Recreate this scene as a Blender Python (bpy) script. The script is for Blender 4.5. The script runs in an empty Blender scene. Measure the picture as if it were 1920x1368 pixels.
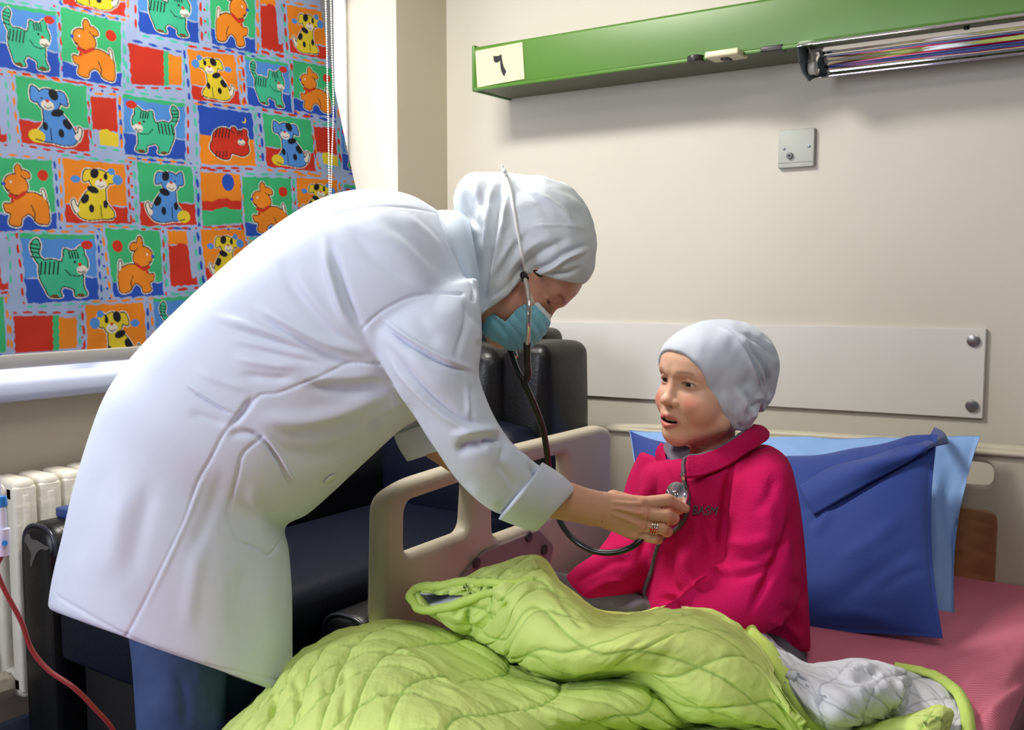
import bpy, bmesh, math, random
import numpy as np
from mathutils import Vector, Matrix
from mathutils.bvhtree import BVHTree

sc = bpy.context.scene
COL = sc.collection
random.seed(7)
RNG = np.random.default_rng(7)

# ------------------------------------------------------------------ camera
FPX = 1850.0
PITCH = math.radians(5.07)
YAW = math.radians(34.9)
CAM = np.array([0.0, 0.0, 1.40])
_fh = np.array([-math.sin(YAW), math.cos(YAW), 0.0])
CR = np.array([math.cos(YAW), math.sin(YAW), 0.0])
CF = _fh*math.cos(PITCH) + np.array([0, 0, -math.sin(PITCH)])
CU = np.cross(CR, CF)
cam_data = bpy.data.cameras.new('camera')
cam_data.sensor_width = 36.0
cam_data.lens = FPX/1920*36.0
cam_data.clip_start = 0.05
cam = bpy.data.objects.new('camera', cam_data)
COL.objects.link(cam)
M = Matrix(((CR[0], CU[0], -CF[0], CAM[0]), (CR[1], CU[1], -CF[1], CAM[1]), (CR[2], CU[2], -CF[2], CAM[2]), (0, 0, 0, 1)))
cam.matrix_world = M
sc.camera = cam

def ray(px, py):
    return (px-960)/FPX*CR - (py-684)/FPX*CU + CF
def U(px, py, d):
    """point seen at pixel (px,py) at depth d metres in front of the camera"""
    return CAM + ray(px, py)*d
def onp(px, py, axis, val):
    r = ray(px, py)
    return CAM + r*((val-CAM[axis])/r[axis])
def UX(px, py, x): return onp(px, py, 0, x)
def UY(px, py, y): return onp(px, py, 1, y)
def UZ(px, py, z): return onp(px, py, 2, z)
def UA(P, D):
    """vectorised unprojection; P (n,2) pixels, D (n,) depths"""
    P = np.asarray(P, float); D = np.asarray(D, float)
    X = (P[:, 0]-960)/FPX; Y = (P[:, 1]-684)/FPX
    return CAM + D[:, None]*(X[:, None]*CR - Y[:, None]*CU + CF)
def proj(V):
    Q = np.asarray(V, float)-CAM
    d = Q@CF
    return np.stack([960+FPX*(Q@CR)/d, 684-FPX*(Q@CU)/d, d], -1)

# ------------------------------------------------------------------ materials
def lin(c):
    c = np.asarray(c, float)/255.0
    return tuple(np.where(c <= 0.04045, c/12.92, ((c+0.055)/1.055)**2.4))
MATS = {}
def mat(name, rgb, rough=0.6, metal=0.0, bump=0.0, bscale=200.0, var=0.0, vscale=8.0, sss=0.0, spec=0.5,
        attr=None, coat=0.0, sheen=0.0, trans=0.0, emit=None, estr=0.0, weave=False, alpha=1.0, bump2=0.0, b2scale=30.0):
    if name in MATS: return MATS[name]
    m = bpy.data.materials.new(name); m.use_nodes = True
    nt = m.node_tree; b = nt.nodes['Principled BSDF']
    c = lin(rgb)
    b.inputs['Base Color'].default_value = (*c, 1)
    b.inputs['Roughness'].default_value = rough
    b.inputs['Metallic'].default_value = metal
    b.inputs['Specular IOR Level'].default_value = spec
    b.inputs['Coat Weight'].default_value = coat
    b.inputs['Sheen Weight'].default_value = sheen
    b.inputs['Transmission Weight'].default_value = trans
    b.inputs['Alpha'].default_value = alpha
    if sss:
        b.inputs['Subsurface Weight'].default_value = sss
        b.inputs['Subsurface Radius'].default_value = (0.012, 0.005, 0.003)
        b.inputs['Subsurface Scale'].default_value = 0.6
    if emit is not None:
        b.inputs['Emission Color'].default_value = (*lin(emit), 1)
        b.inputs['Emission Strength'].default_value = estr
    tc = nt.nodes.new('ShaderNodeTexCoord')
    src = None
    if attr:
        a = nt.nodes.new('ShaderNodeVertexColor'); a.layer_name = attr
        src = a.outputs['Color']
        nt.links.new(src, b.inputs['Base Color'])
    if var:
        n = nt.nodes.new('ShaderNodeTexNoise'); n.inputs['Scale'].default_value = vscale
        n.inputs['Detail'].default_value = 6
        nt.links.new(tc.outputs['Object'], n.inputs['Vector'])
        mr = nt.nodes.new('ShaderNodeMapRange')
        mr.inputs['From Min'].default_value = 0.3; mr.inputs['From Max'].default_value = 0.7
        mr.inputs['To Min'].default_value = 1-var; mr.inputs['To Max'].default_value = 1+var*0.4
        nt.links.new(n.outputs['Fac'], mr.inputs['Value'])
        mx = nt.nodes.new('ShaderNodeMix'); mx.data_type = 'RGBA'; mx.blend_type = 'MULTIPLY'
        mx.inputs['Factor'].default_value = 1
        mx.inputs['A'].default_value = (*c, 1)
        if src: nt.links.new(src, mx.inputs['A'])
        nt.links.new(mr.outputs['Result'], mx.inputs['B'])
        nt.links.new(mx.outputs['Result'], b.inputs['Base Color'])
    last = None
    for (st, s, kind) in ((bump, bscale, 'weave' if weave else 'noise'), (bump2, b2scale, 'noise')):
        if not st: continue
        if kind == 'noise':
            n = nt.nodes.new('ShaderNodeTexNoise'); n.inputs['Scale'].default_value = s; n.inputs['Detail'].default_value = 4
            out = n.outputs['Fac']
        else:
            n = nt.nodes.new('ShaderNodeTexWave'); n.inputs['Scale'].default_value = s; n.inputs['Distortion'].default_value = 2
            out = n.outputs['Fac']
        nt.links.new(tc.outputs['Object'], n.inputs['Vector'])
        bp = nt.nodes.new('ShaderNodeBump'); bp.inputs['Strength'].default_value = st; bp.inputs['Distance'].default_value = 0.01
        nt.links.new(out, bp.inputs['Height'])
        if last: nt.links.new(last, bp.inputs['Normal'])
        last = bp.outputs['Normal']
    if last: nt.links.new(last, b.inputs['Normal'])
    MATS[name] = m
    return m

# ------------------------------------------------------------------ objects
def tag(o, label=None, cat=None, group=None, kind=None):
    if label: o['label'] = label
    if cat: o['category'] = cat
    if group: o['group'] = group
    if kind: o['kind'] = kind
    return o
def empty(name, loc, label, cat, group=None):
    o = bpy.data.objects.new(name, None); COL.objects.link(o); o.location = tuple(loc); o.empty_display_size = 0.05
    bpy.context.view_layer.update()
    return tag(o, label, cat, group)
def root_of(o):
    p = np.zeros(3)
    while o is not None:
        p += np.array(o.location); o = o.parent
    return p
def mk(name, V, F, m, parent=None, smooth=True, cols=None, angle=None):
    """link one mesh object from world-space vertices and faces (list, or an (n,4)/(n,3) array)"""
    V = np.asarray(V, float)
    off = root_of(parent)
    o_origin = np.zeros(3)
    if parent is None:
        lo, hi = V.min(0), V.max(0); o_origin = np.array([(lo[0]+hi[0])/2, (lo[1]+hi[1])/2, lo[2]])
    W = V - off - o_origin
    me = bpy.data.meshes.new(name)
    if isinstance(F, np.ndarray):
        k = F.shape[1]; n = len(F)
        me.vertices.add(len(W)); me.vertices.foreach_set('co', W.astype(np.float32).ravel())
        me.loops.add(n*k); me.loops.foreach_set('vertex_index', F.astype(np.int32).ravel())
        me.polygons.add(n); me.polygons.foreach_set('loop_start', np.arange(0, n*k, k, dtype=np.int32))
        me.polygons.foreach_set('loop_total', np.full(n, k, dtype=np.int32))
        me.update(calc_edges=True)
    else:
        me.from_pydata([tuple(v) for v in W], [], F)
        me.update()
    me.validate()
    if smooth:
        me.polygons.foreach_set('use_smooth', np.ones(len(me.polygons), dtype=bool))
    if angle is not None:
        me.set_sharp_from_angle(angle=math.radians(angle))
    if cols is not None:
        ca = me.color_attributes.new('Col', 'FLOAT_COLOR', 'POINT')
        c4 = np.ones((len(V), 4), np.float32); c4[:, :3] = cols
        ca.data.foreach_set('color', c4.ravel())
    for mm in (m if isinstance(m, (list, tuple)) else [m]):
        if mm: me.materials.append(mm)
    o = bpy.data.objects.new(name, me); COL.objects.link(o)
    o.parent = parent; o.location = tuple(o_origin)
    return o
def mk_bm(name, bm, m, parent=None, smooth=True, angle=35):
    bm.normal_update()
    V = np.array([v.co[:] for v in bm.verts]); F = [[v.index for v in f.verts] for f in bm.faces]
    for i, v in enumerate(bm.verts): v.index = i
    F = [[v.index for v in f.verts] for f in bm.faces]
    bm.free()
    return mk(name, V, F, m, parent, smooth, angle=angle)
def box_bm(bm, c, s, bev=0.0, rot=None, seg=2):
    r = bmesh.ops.create_cube(bm, size=1.0)
    vs = r['verts']
    bmesh.ops.scale(bm, vec=Vector(s), verts=vs)
    if bev > 0:
        es = list({e for v in vs for e in v.link_edges})
        g = bmesh.ops.bevel(bm, geom=es, offset=bev, segments=seg, affect='EDGES', profile=0.5)
        vs = list({v for f in g['faces'] for v in f.verts} | {v for v in vs if v.is_valid})
    Mx = Matrix.Translation(Vector(c)) @ (rot.to_4x4() if rot else Matrix())
    bmesh.ops.transform(bm, matrix=Mx, verts=vs)
    return vs
def box(name, lo, hi, m, parent=None, bev=0.0, rot=None, seg=3, smooth=True):
    lo = np.array(lo, float); hi = np.array(hi, float)
    bm = bmesh.new(); box_bm(bm, (lo+hi)/2, np.abs(hi-lo), bev, rot, seg)
    return mk_bm(name, bm, m, parent, smooth=smooth)
def cyl_bm(bm, p0, p1, r0, r1=None, n=24, bev=0):
    p0 = Vector(p0); p1 = Vector(p1); r1 = r0 if r1 is None else r1
    d = p1-p0
    q = Vector((0, 0, 1)).rotation_difference(d.normalized()).to_matrix().to_4x4()
    Mx = Matrix.Translation((p0+p1)/2) @ q
    r = bmesh.ops.create_cone(bm, cap_ends=True, segments=n, radius1=r0, radius2=r1, depth=d.length, matrix=Mx)
    if bev:
        es = [e for e in {e for v in r['verts'] for e in v.link_edges} if any(len(f.verts) > 4 for f in e.link_faces)]
        bmesh.ops.bevel(bm, geom=es, offset=bev, segments=2, affect='EDGES', profile=0.5)
def cyl(name, p0, p1, r0, m, parent=None, r1=None, n=24, bev=0):
    bm = bmesh.new(); cyl_bm(bm, p0, p1, r0, r1, n, bev)
    return mk_bm(name, bm, m, parent)
def catmull(P, n=8, closed=False):
    P = np.asarray(P, float)
    if len(P) < 3 and not closed:
        t = np.linspace(0, 1, n+1)[:, None]; return P[0]*(1-t)+P[-1]*t
    Q = np.vstack([P[-1], P, P[0], P[1]]) if closed else np.vstack([2*P[0]-P[1], P, 2*P[-1]-P[-2]])
    out = []
    m = len(P) if closed else len(P)-1
    for i in range(m):
        p0, p1, p2, p3 = Q[i:i+4]
        t = np.linspace(0, 1, n, endpoint=False)[:, None]
        out.append(0.5*((2*p1)+(-p0+p2)*t+(2*p0-5*p1+4*p2-p3)*t**2+(-p0+3*p1-3*p2+p3)*t**3))
    out = np.vstack(out)
    return out if closed else np.vstack([out, P[-1]])
def sweep(path, rad, n=12, cap=True, flat=None):
    """tube around a path (world); rad scalar or array -> V,F"""
    path = np.asarray(path, float); m = len(path)
    rad = np.full(m, rad) if np.isscalar(rad) else np.interp(np.linspace(0, 1, m), np.linspace(0, 1, len(rad)), rad)
    T = np.gradient(path, axis=0); T /= np.linalg.norm(T, axis=1)[:, None]+1e-12
    up = np.array([0, 0, 1.0]) if abs(T[0, 2]) < 0.9 else np.array([1.0, 0, 0])
    a = np.cross(T[0], up); a /= np.linalg.norm(a)
    V = []
    for i in range(m):
        a = a - T[i]*(a@T[i]); a /= np.linalg.norm(a); b = np.cross(T[i], a)
        th = np.linspace(0, 2*np.pi, n, endpoint=False)[:, None]
        V.append(path[i]+rad[i]*(np.cos(th)*a+np.sin(th)*b))
    V = np.vstack(V)
    F = []
    for i in range(m-1):
        for j in range(n):
            k = (j+1) % n
            F.append([i*n+j, i*n+k, (i+1)*n+k, (i+1)*n+j])
    if cap:
        F.append(list(range(n))[::-1]); F.append([(m-1)*n+j for j in range(n)])
    return V, F
def tube(name, pts, r, m, parent=None, n=12, sub=8):
    V, F = sweep(catmull(pts, sub), r, n)
    return mk(name, V, F, m, parent)
def joinVF(parts):
    V = []; F = []; o = 0
    for v, f in parts:
        v = np.asarray(v); V.append(v); F += [[i+o for i in q] for q in (f.tolist() if isinstance(f, np.ndarray) else f)]; o += len(v)
    return np.vstack(V), F
def curve2d(loops, depth, bev, plane):
    """filled outline with holes -> V,F ; loops in plane coords (a,b); plane(a,b,c)->world"""
    cu = bpy.data.curves.new('t', 'CURVE'); cu.dimensions = '2D'; cu.fill_mode = 'BOTH'
    cu.extrude = depth/2-bev; cu.bevel_depth = bev; cu.bevel_resolution = 3; cu.offset = -bev
    for L in loops:
        sp = cu.splines.new('POLY'); sp.points.add(len(L)-1); sp.use_cyclic_u = True
        for i, p in enumerate(L): sp.points[i].co = (p[0], p[1], 0, 1)
    ob = bpy.data.objects.new('t', cu); COL.objects.link(ob)
    dg = bpy.context.evaluated_depsgraph_get()
    me = bpy.data.meshes.new_from_object(ob.evaluated_get(dg))
    V = np.array([plane(*v.co) for v in me.vertices]); F = [list(p.vertices) for p in me.polygons]
    bpy.data.objects.remove(ob); bpy.data.meshes.remove(me); bpy.data.curves.remove(cu)
    return V, F
def roundpoly(P, r, n=5):
    """round the corners of polygon P with radius-ish r"""
    P = np.asarray(P, float); out = []
    m = len(P)
    for i in range(m):
        a, b, c = P[i-1], P[i], P[(i+1) % m]
        rr = r if np.isscalar(r) else r[i]
        u = a-b; v = c-b
        lu, lv = np.linalg.norm(u), np.linalg.norm(v)
        k = min(rr, lu*0.45, lv*0.45)
        p0 = b+u/lu*k; p2 = b+v/lv*k
        for t in np.linspace(0, 1, n+1): out.append((1-t)**2*p0+2*t*(1-t)*b+t*t*p2)
    return np.array(out)
def text_mesh(s, size, extrude, shear=0.0):
    cu = bpy.data.curves.new('t', 'FONT'); cu.body = s; cu.size = size; cu.extrude = extrude; cu.shear = shear
    cu.align_x = 'CENTER'; cu.align_y = 'CENTER'
    ob = bpy.data.objects.new('t', cu); COL.objects.link(ob)
    dg = bpy.context.evaluated_depsgraph_get()
    me = bpy.data.meshes.new_from_object(ob.evaluated_get(dg))
    V = np.array([v.co[:] for v in me.vertices]); F = [list(p.vertices) for p in me.polygons]
    bpy.data.objects.remove(ob); bpy.data.meshes.remove(me); bpy.data.curves.remove(cu)
    return V, F

# ------------------------------------------------------------------ implicit surfaces (smooth unions, meshed with surface nets)
class Field:
    """signed-distance sculpt in a local space: X,Y,Z arrays on a regular grid"""
    def __init__(s, lo, hi, h):
        s.lo = np.array(lo, float); s.h = h
        n = np.ceil((np.array(hi)-s.lo)/h).astype(int)+1
        ax = [s.lo[i]+np.arange(n[i])*h for i in range(3)]
        s.X, s.Y, s.Z = np.meshgrid(*ax, indexing='ij')
        s.X = s.X.astype(np.float32); s.Y = s.Y.astype(np.float32); s.Z = s.Z.astype(np.float32)
        s.F = np.full(s.X.shape, 1e3, np.float32)
    def ell(s, c, r, rot=None):
        x, y, z = s.X-c[0], s.Y-c[1], s.Z-c[2]
        if rot is not None:
            R = np.array(rot)
            x, y, z = (R[0, 0]*x+R[1, 0]*y+R[2, 0]*z, R[0, 1]*x+R[1, 1]*y+R[2, 1]*z, R[0, 2]*x+R[1, 2]*y+R[2, 2]*z)
        k0 = np.sqrt((x/r[0])**2+(y/r[1])**2+(z/r[2])**2)+1e-6
        k1 = np.sqrt((x/r[0]**2)**2+(y/r[1]**2)**2+(z/r[2]**2)**2)+1e-9
        return k0*(k0-1.0)/k1
    def cap(s, a, b, ra, rb=None, sq=(1, 1, 1)):
        rb = ra if rb is None else rb
        a = np.array(a, float); b = np.array(b, float)
        q = np.array(sq, float)
        ax = (s.X-a[0])/q[0], (s.Y-a[1])/q[1], (s.Z-a[2])/q[2]
        d = (b-a)/q
        t = np.clip((ax[0]*d[0]+ax[1]*d[1]+ax[2]*d[2])/max(d@d, 1e-9), 0, 1)
        dist = np.sqrt((ax[0]-t*d[0])**2+(ax[1]-t*d[1])**2+(ax[2]-t*d[2])**2)
        return (dist-(ra+(rb-ra)*t))*min(q)
    def add(s, D, k=1.0):
        h = np.clip(0.5+0.5*(s.F-D)/k, 0, 1)
        s.F = (s.F*(1-h)+D*h-k*h*(1-h)).astype(np.float32)
    def sub(s, D, k=1.0):
        D = -D
        h = np.clip(0.5-0.5*(s.F-D)/k, 0, 1)
        s.F = (s.F*(1-h)+D*h+k*h*(1-h)).astype(np.float32)
    def isect(s, D, k=1.0): s.sub(-D, k)
    def mesh(s, it=1):
        F = s.F; ins = F < 0
        nx, ny, nz = F.shape
        cnt = np.zeros((nx-1, ny-1, nz-1), np.int8)
        for i in (0, 1):
            for j in (0, 1):
                for k in (0, 1): cnt += ins[i:nx-1+i, j:ny-1+j, k:nz-1+k]
        act = (cnt > 0) & (cnt < 8)
        idx = -np.ones(act.shape, np.int64); ci = np.argwhere(act); idx[act] = np.arange(len(ci))
        acc = np.zeros((len(ci), 3)); num = np.zeros(len(ci))
        offs = [(i, j, k) for i in (0, 1) for j in (0, 1) for k in (0, 1)]
        for a in offs:
            for ax in range(3):
                if a[ax]: continue
                b = list(a); b[ax] = 1
                fa = F[ci[:, 0]+a[0], ci[:, 1]+a[1], ci[:, 2]+a[2]]; fb = F[ci[:, 0]+b[0], ci[:, 1]+b[1], ci[:, 2]+b[2]]
                c = (fa < 0) != (fb < 0)
                t = np.where(c, fa/(fa-fb+1e-12), 0)
                p = np.tile(np.array(a, float), (len(ci), 1)); p[:, ax] += t
                acc[c] += p[c]; num[c] += 1
        V = (ci+acc/num[:, None])*s.h+s.lo
        Q = []
        for ax in range(3):
            sl0 = [slice(None)]*3; sl1 = [slice(None)]*3
            sl0[ax] = slice(0, -1); sl1[ax] = slice(1, None)
            A = ins[tuple(sl0)]; B = ins[tuple(sl1)]
            e = np.argwhere(A != B)
            o1, o2 = [(1, 2), (2, 0), (0, 1)][ax]
            e = e[(e[:, o1] > 0) & (e[:, o2] > 0) & (e[:, o1] < F.shape[o1]-1) & (e[:, o2] < F.shape[o2]-1)]
            def g(d1, d2):
                q = e.copy(); q[:, o1] -= d1; q[:, o2] -= d2
                return idx[q[:, 0], q[:, 1], q[:, 2]]
            quad = np.stack([g(1, 1), g(0, 1), g(0, 0), g(1, 0)], 1)
            fl = ~A[e[:, 0], e[:, 1], e[:, 2]]
            quad[fl] = quad[fl][:, ::-1]
            Q.append(quad)
        Q = np.vstack(Q)
        Q = Q[(Q >= 0).all(1)]
        V = smooth(V, Q, it)
        return V, Q
def edges_of(F):
    if isinstance(F, np.ndarray):
        k = F.shape[1]; return np.vstack([F[:, [i, (i+1) % k]] for i in range(k)])
    return np.array([[q[i], q[(i+1) % len(q)]] for q in F for i in range(len(q))])
def smooth(V, F, it=1, lam=0.5, mask=None):
    if it <= 0: return V
    E = edges_of(F); V = V.copy()
    n = len(V)
    deg = np.bincount(E.ravel(), minlength=n)[:, None]
    for _ in range(it):
        S = np.stack([np.bincount(E[:, 0], V[E[:, 1], i], n)+np.bincount(E[:, 1], V[E[:, 0], i], n) for i in range(3)], 1)
        W = V+lam*(S/np.maximum(deg, 1)-V)
        V = W if mask is None else V+(W-V)*mask[:, None]
    return V
def normals(V, F):
    if not isinstance(F, np.ndarray):
        F = np.array([[q[0], q[1], q[2], q[3]] if len(q) == 4 else [q[0], q[1], q[2], q[2]] for q in F if len(q) in (3, 4)])
    if F.shape[1] == 3: n = np.cross(V[F[:, 1]]-V[F[:, 0]], V[F[:, 2]]-V[F[:, 0]])
    else: n = np.cross(V[F[:, 2]]-V[F[:, 0]], V[F[:, 3]]-V[F[:, 1]])
    N = np.zeros_like(V)
    for k in range(F.shape[1]):
        for i in range(3): N[:, i] += np.bincount(F[:, k], n[:, i], len(V))
    return N/(np.linalg.norm(N, axis=1)[:, None]+1e-12)
def remesh(parts, voxel, it=3, disable=False):
    V, F = joinVF(parts)
    me = bpy.data.meshes.new('t'); me.from_pydata([tuple(v) for v in V], [], F); me.update()
    ob = bpy.data.objects.new('t', me); COL.objects.link(ob)
    md = ob.modifiers.new('r', 'REMESH'); md.mode = 'VOXEL'; md.voxel_size = voxel; md.adaptivity = 0
    dg = bpy.context.evaluated_depsgraph_get()
    r = bpy.data.meshes.new_from_object(ob.evaluated_get(dg))
    V = np.zeros(len(r.vertices)*3, np.float32); r.vertices.foreach_get('co', V); V = V.reshape(-1, 3).astype(float)
    fl = [list(p.vertices) for p in r.polygons]
    Fq = np.array([f if len(f) == 4 else f+[f[-1]] for f in fl])
    if not all(len(f) == 4 for f in fl): Fq = fl
    bpy.data.objects.remove(ob); bpy.data.meshes.remove(me); bpy.data.meshes.remove(r)
    return smooth(V, Fq, it), Fq
def loft(stations, tk, n=36, sub=6, zfun=None, sup=2.0, caps=True):
    """stations: (ax,ay,bx,by,depth,thick) pixels of the two outline points, depth of centre, half thickness (m) along the view.
    returns a closed generalised cylinder in world space"""
    S = catmull(np.array(stations, float), sub)
    V = []
    m = len(S)
    for ax, ay, bx, by, d, t in S:
        A = U(ax, ay, d); B = U(bx, by, d)
        c = (A+B)/2; h = (B-A)/2
        w = c-CAM; w /= np.linalg.norm(w)
        hh = h/np.linalg.norm(h); w = w-hh*(w@hh); w /= np.linalg.norm(w)
        th = np.linspace(0, 2*np.pi, n, endpoint=False)
        cs, sn = np.cos(th), np.sin(th)
        cs = np.sign(cs)*np.abs(cs)**(2/sup); sn = np.sign(sn)*np.abs(sn)**(2/sup)
        V.append(c+cs[:, None]*h+sn[:, None]*w*t)
    V = np.vstack(V); F = []
    for i in range(m-1):
        for j in range(n):
            k = (j+1) % n; F.append([i*n+j, i*n+k, (i+1)*n+k, (i+1)*n+j])
    if caps:
        F.append(list(range(n))[::-1]); F.append([(m-1)*n+j for j in range(n)])
    return V, F
def poly_dist(P, L, taper=True):
    """distance of pixels P (n,2) to polyline L -> dist, signed dist, t(0..1)"""
    L = np.asarray(L, float)
    best = np.full(len(P), 1e9); sg = np.zeros(len(P)); tt = np.zeros(len(P))
    seg = np.linalg.norm(np.diff(L, axis=0), axis=1); tot = seg.sum(); acc = 0
    for i in range(len(L)-1):
        a = L[i]; d = L[i+1]-a; l2 = d@d+1e-9
        t = np.clip(((P-a)@d)/l2, 0, 1)
        q = P-a-t[:, None]*d
        dd = np.hypot(q[:, 0], q[:, 1])
        s = np.sign(d[0]*q[:, 1]-d[1]*q[:, 0])
        m = dd < best
        best[m] = dd[m]; sg[m] = (dd*s)[m]; tt[m] = (acc+t*seg[i])[m]/tot
        acc += seg[i]
    return best, sg, tt
def wrinkle(V, F, strokes, front=0.05):
    """cloth folds: strokes = (pixel polyline, amplitude m, width px, kind) pressed into the side that faces the photographer"""
    N = normals(V, F)
    Pj = proj(V); P = Pj[:, :2]
    vd = V-CAM; vd /= np.linalg.norm(vd, axis=1)[:, None]
    face = np.clip(-(N*vd).sum(1)*3-front, 0, 1)
    D = np.zeros(len(V))
    for st in strokes:
        L, amp, w, kind = st[:4]
        L = catmull(L, 5) if len(L) > 2 else np.array(L, float)
        lo = L.min(0)-4*w; hi = L.max(0)+4*w
        m = ((P > lo) & (P < hi)).all(1) & (face > 0)
        if not m.any(): continue
        d, s, t = poly_dist(P[m], L)
        tp = np.clip(np.minimum(t, 1-t)*3.0, 0, 1)
        if kind == 'seam': tp = np.ones_like(t); 
        tp = tp*tp*(3-2*tp)
        x = s/w
        if kind in ('g', 'seam'): v = -np.exp(-x*x)
        elif kind == 'r': v = np.exp(-x*x)
        elif kind == 'f': v = 1.6*x*np.exp(-x*x)          # a lip: high on one side, low on the other
        elif kind == 'F': v = -1.6*x*np.exp(-x*x)
        elif kind == 's': v = 0.5*np.tanh(2*x)*np.exp(-(x/3)**2)
        D[m] += amp*v*tp
    return V+N*(D*face)[:, None]
def vnoise(P, scale, seed=0):
    """cheap smooth 3-D noise in -1..1"""
    r = np.random.default_rng(seed); out = np.zeros(len(P))
    for k in range(6):
        f = r.normal(size=3)*scale; ph = r.uniform(0, 6.28)
        g = r.normal(size=3)*scale; p2 = r.uniform(0, 6.28)
        out += np.sin(P@f+ph+1.3*np.sin(P@g+p2))
    return out/4.0
def subdiv(V, F, it=2):
    """split every quad in four and relax"""
    if not isinstance(F, np.ndarray): F = np.array([[q[0], q[1], q[2], q[-1]] for q in F])
    n = len(V); E = np.sort(np.vstack([F[:, [0, 1]], F[:, [1, 2]], F[:, [2, 3]], F[:, [3, 0]]]), axis=1)
    U_, inv = np.unique(E[:, 0].astype(np.int64)*n+E[:, 1], return_inverse=True); inv = inv.ravel()
    a, b = U_//n, U_ % n
    m = len(F); e = [n+inv[i*m:(i+1)*m] for i in range(4)]; c = n+len(U_)+np.arange(m)
    V2 = np.vstack([V, (V[a]+V[b])/2, V[F].mean(1)])
    F2 = np.vstack([np.stack([F[:, 0], e[0], c, e[3]], 1), np.stack([F[:, 1], e[1], c, e[0]], 1), np.stack([F[:, 2], e[2], c, e[1]], 1), np.stack([F[:, 3], e[3], c, e[2]], 1)])
    return smooth(V2, F2, it), F2
def bvh(V, F):
    return BVHTree.FromPolygons([tuple(v) for v in V], F.tolist() if isinstance(F, np.ndarray) else F)
def hit(bv, px, py, off=0.0):
    r = ray(px, py); rn = r/np.linalg.norm(r)
    p, n, i, d = bv.ray_cast(Vector(CAM), Vector(rn))
    if p is None: return None, None
    n = np.array(n); 
    if n@rn > 0: n = -n
    return np.array(p)+n*off, n
def onpath(bv, pts, off, sub=6, fallback=None):
    L = catmull(pts, sub); out = []
    for q in L:
        p, n = hit(bv, q[0], q[1], off)
        if p is not None: out.append(p)
        elif fallback: out.append(U(q[0], q[1], fallback))
    out = np.array(out)
    for _ in range(2):
        if len(out) > 3: out[1:-1] = out[1:-1]*0.5+0.25*(out[:-2]+out[2:])
    return out
def patch(rows, nu=60, nv=8):
    """rows of world control points (equal counts) -> smooth grid (len x nu) world positions"""
    R = []
    for r in rows:
        r = np.array(r, float); c = catmull(r, 12)
        L = np.r_[0, np.cumsum(np.linalg.norm(np.diff(c, axis=0), axis=1))]
        R.append(c)
    R = np.array(R)
    G = catmull(R.reshape(len(rows), -1), nv).reshape(-1, R.shape[1], 3)
    # resample u
    k = np.linspace(0, R.shape[1]-1, nu); i0 = np.floor(k).astype(int); i1 = np.minimum(i0+1, R.shape[1]-1); t = (k-i0)[None, :, None]
    return G[:, i0]*(1-t)+G[:, i1]*t
def grid_faces(a, b):
    i, j = np.meshgrid(np.arange(a-1), np.arange(b-1), indexing='ij')
    q = (i*b+j).ravel()
    return np.stack([q, q+1, q+b+1, q+b], 1)
# =================================================================== ROOM
XW = -2.395      # left wall plane
YW = 3.0         # head wall plane
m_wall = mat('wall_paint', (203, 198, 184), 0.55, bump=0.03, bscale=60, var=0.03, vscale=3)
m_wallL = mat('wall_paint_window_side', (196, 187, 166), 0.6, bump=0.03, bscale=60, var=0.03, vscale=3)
m_ceil = mat('ceiling_paint', (235, 232, 225), 0.8)
m_floor = mat('floor_vinyl', (96, 104, 120), 0.35, var=0.25, vscale=4)
m_low = mat('blue_grey_skirting', (92, 102, 122), 0.6, var=0.35, vscale=9, bump=0.2, bscale=30)
m_white = mat('white_gloss', (228, 230, 236), 0.35)
S = lambda o: tag(o, kind='structure')
def mkS(name, lo, hi, m, bev=0.0): return S(box(name, lo, hi, m, bev=bev, smooth=False if not bev else True))
mkS('wall_back', (XW-0.4, YW, 0), (1.6, YW+0.12, 2.9), m_wall)
bm = bmesh.new()
WY0, WY1, WZ0, WZ1 = 0.55, 2.715, 1.165, 2.62
for lo, hi in (((XW-0.30, -1.6, 0), (XW, YW, WZ0)), ((XW-0.30, WY1, WZ0), (XW, YW, 2.9)),
               ((XW-0.30, -1.6, WZ0), (XW, WY0, 2.9)), ((XW-0.30, WY0, WZ1), (XW, WY1, 2.9))):
    lo = np.array(lo); hi = np.array(hi); box_bm(bm, (lo+hi)/2, hi-lo)
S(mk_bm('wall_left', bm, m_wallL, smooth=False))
mkS('floor', (XW-0.3, -1.6, -0.08), (1.6, YW+0.1, 0), m_floor)
mkS('ceiling', (XW-0.3, 0.2, 2.9), (1.6, YW+0.1, 3.0), m_ceil)
mkS('baseboard_left', (XW, -1.6, 0), (XW+0.02, YW, 0.30), m_low, 0.006)
mkS('baseboard_back', (XW, YW-0.02, 0), (1.6, YW, 0.30), m_low, 0.006)
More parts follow.
